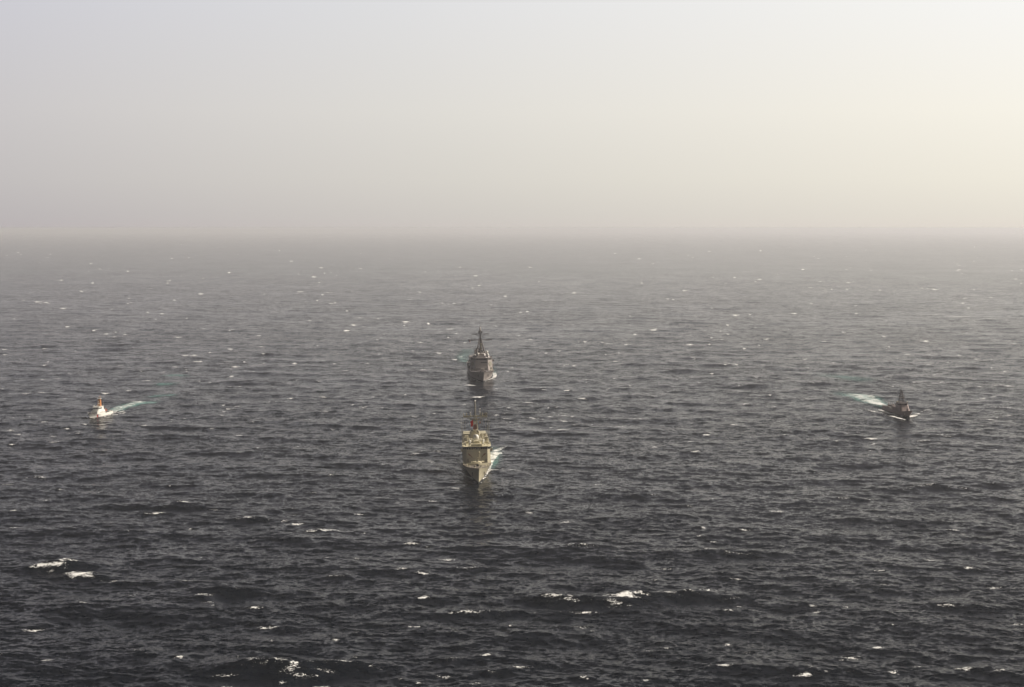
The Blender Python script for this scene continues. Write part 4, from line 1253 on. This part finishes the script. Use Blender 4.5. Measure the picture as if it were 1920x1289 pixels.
make_wake('broken foam around the dark grey destroyer',
          [shipline(de, 154, [(1.2, 9, .9, .85), (5.0, 26, 1.3, .85), (9.4, 44, 2.2, 1.0), (11.2, 60, 2.4, .95), (12, 90, 2.4, .8)]),
           shipline(de, 154, [(-1.6, 9, 1.0, .75), (-8, 30, 1.6, .7), (-17, 50, 2.2, .72), (-24, 66, 2.4, .6)]),
           px_line([(926, 712, 2.2, .8), (934, 711, 1.8, .6)])],
          [px_line([(876, 682, 4, .3), (869, 676, 7, .5), (866, 670, 8, .42), (880, 655, 9, .3)]),
           shipline(de, 154, [(9, 60, 4, .3), (11, 100, 5, .4), (11, 150, 6, .2)])])
make_wake('white and turquoise wake trailing right of the small white cutter',
          [shipline(cu, 33, [(0, 1.5, .7, .9), (2.6, 9, .9, 1.0), (3.9, 18, 1.0, 1.1), (4.3, 33, 1.3, 1.15), (5.5, 44, 1.3, 1.0)]),
           shipline(cu, 33, [(-.6, 2, .6, .8), (-3.6, 8, .9, .6), (-7, 13, .8, .5)]),
           px_line([(160, 785, .7, .5), (168, 783.5, .9, .75)]),
           px_line([(212, 775, 2.6, .95), (216, 770, 4.5, .62), (228, 764, 6.5, .66), (243, 760, 5.0, .72), (254, 756, 5.5, .62), (268, 753.5, 5.5, .58), (280, 754, 5, .3)]),
           px_line([(216, 765, 2.2, .85), (232, 762.5, 2.4, .8), (246, 757, 2, .8), (262, 753, 2, .7)]),
           px_line([(214, 778.5, 1.6, 1.0), (231, 777, 1.5, 1.05), (238, 774, 1.2, .5)]),
           px_line([(241, 777, 1.2, .5), (250, 775, 1.2, .6)])],
          [px_line([(208, 773, 5, .9), (218, 768, 8, 1.0), (238, 761, 9, .95), (260, 756, 9.5, 1.0), (275, 755, 10, .9), (290, 752, 8, .1)]),
           px_line([(272, 745, 3, .0), (290, 744, 9, .5), (318, 741, 9, .55), (330, 740, 6, 0)]),
           px_line([(296, 723, 6, .1), (308, 721, 12, .65), (322, 719, 10, .35)]),
           px_line([(315, 706, 8, .2), (328, 705, 14, .55), (345, 706, 10, .2)])])
make_wake('broad white and turquoise wake behind the dark grey patrol boat',
          [shipline(pa, 53, [(.4, 5, 1.0, 1.2), (3.6, 9, 2.4, 1.2), (7.5, 15, 2.8, 1.0), (11, 22, 1.8, .7)]),
           px_line([(1707, 781, 1.4, 1.1), (1714, 778, 1.6, 1.05), (1724, 776, 1.0, .8)]),
           px_line([(1716, 773, .9, .7), (1728, 771, 1.1, .8), (1738, 769, 2.2, 1.0), (1746, 769, 1.4, .8)]),
           shipline(pa, 53, [(-1.6, 8, 1.1, .9), (-4.4, 15, 1.6, 1.1), (-6.2, 24, 2.2, 1.3), (-6.8, 40, 2.2, 1.3), (-7.0, 58, 1.8, .9)]),
           px_line([(1631, 772, 1.6, 1.0), (1643, 774, 1.8, 1.15), (1655, 775.5, 1.3, 1.0), (1662, 776, .8, .7)]),
           px_line([(1660, 777.5, 1.6, 1.1), (1676, 781.5, 2.0, 1.25), (1690, 785.5, 1.6, 1.2), (1698, 787.5, 1.0, .9)]),
           px_line([(1612, 770, 1.2, .6), (1631, 771.5, 1.2, .8)]),
           px_line([(1656, 762, 4, 1.0), (1642, 757, 7, .85), (1630, 750, 10, .76), (1614, 744, 10.5, .70), (1600, 740.5, 9.5, .62), (1586, 739.5, 7, .35)]),
           px_line([(1655, 758, 2, 1.0), (1640, 757, 2, 1.0), (1626, 754, 2, .8)]),
           px_line([(1640, 747, 2, .9), (1622, 741, 2, .9), (1603, 740.5, 2, .75)]),
           px_line([(1700, 789, 1, .5), (1710, 790, 1.2, .7), (1730, 790.5, 1.0, .7)])],
          [px_line([(1656, 762, 7, .8), (1640, 755, 11, .95), (1625, 748, 14, 1.0), (1608, 742, 15, .9), (1590, 739, 14, .45), (1570, 735, 10, .1)]),
           px_line([(1640, 716, 10, .0), (1610, 712, 16, .35), (1580, 707, 18, .45), (1550, 703, 16, .2)])])

# ------------------------------------------------------------------ haze
HZ = 160000.0
hm = bpy.data.materials.new('sea_haze')
hm.use_nodes = True
t = hm.node_tree
for n in list(t.nodes): t.nodes.remove(n)
o = N(t, 'ShaderNodeOutputMaterial')
pv = N(t, 'ShaderNodeVolumePrincipled')
pv.inputs['Color'].default_value = (.945, .955, 1.0, 1)
pv.inputs['Density'].default_value = HAZE = 6.9e-5
pv.inputs['Anisotropy'].default_value = 0.3
t.links.new(pv.outputs[0], o.inputs['Volume'])
hz = MB().bx(-HZ, HZ, -HZ, HZ, -5.0, CAM_H + 3).build('haze', hm)
tag(hz, kind='stuff')
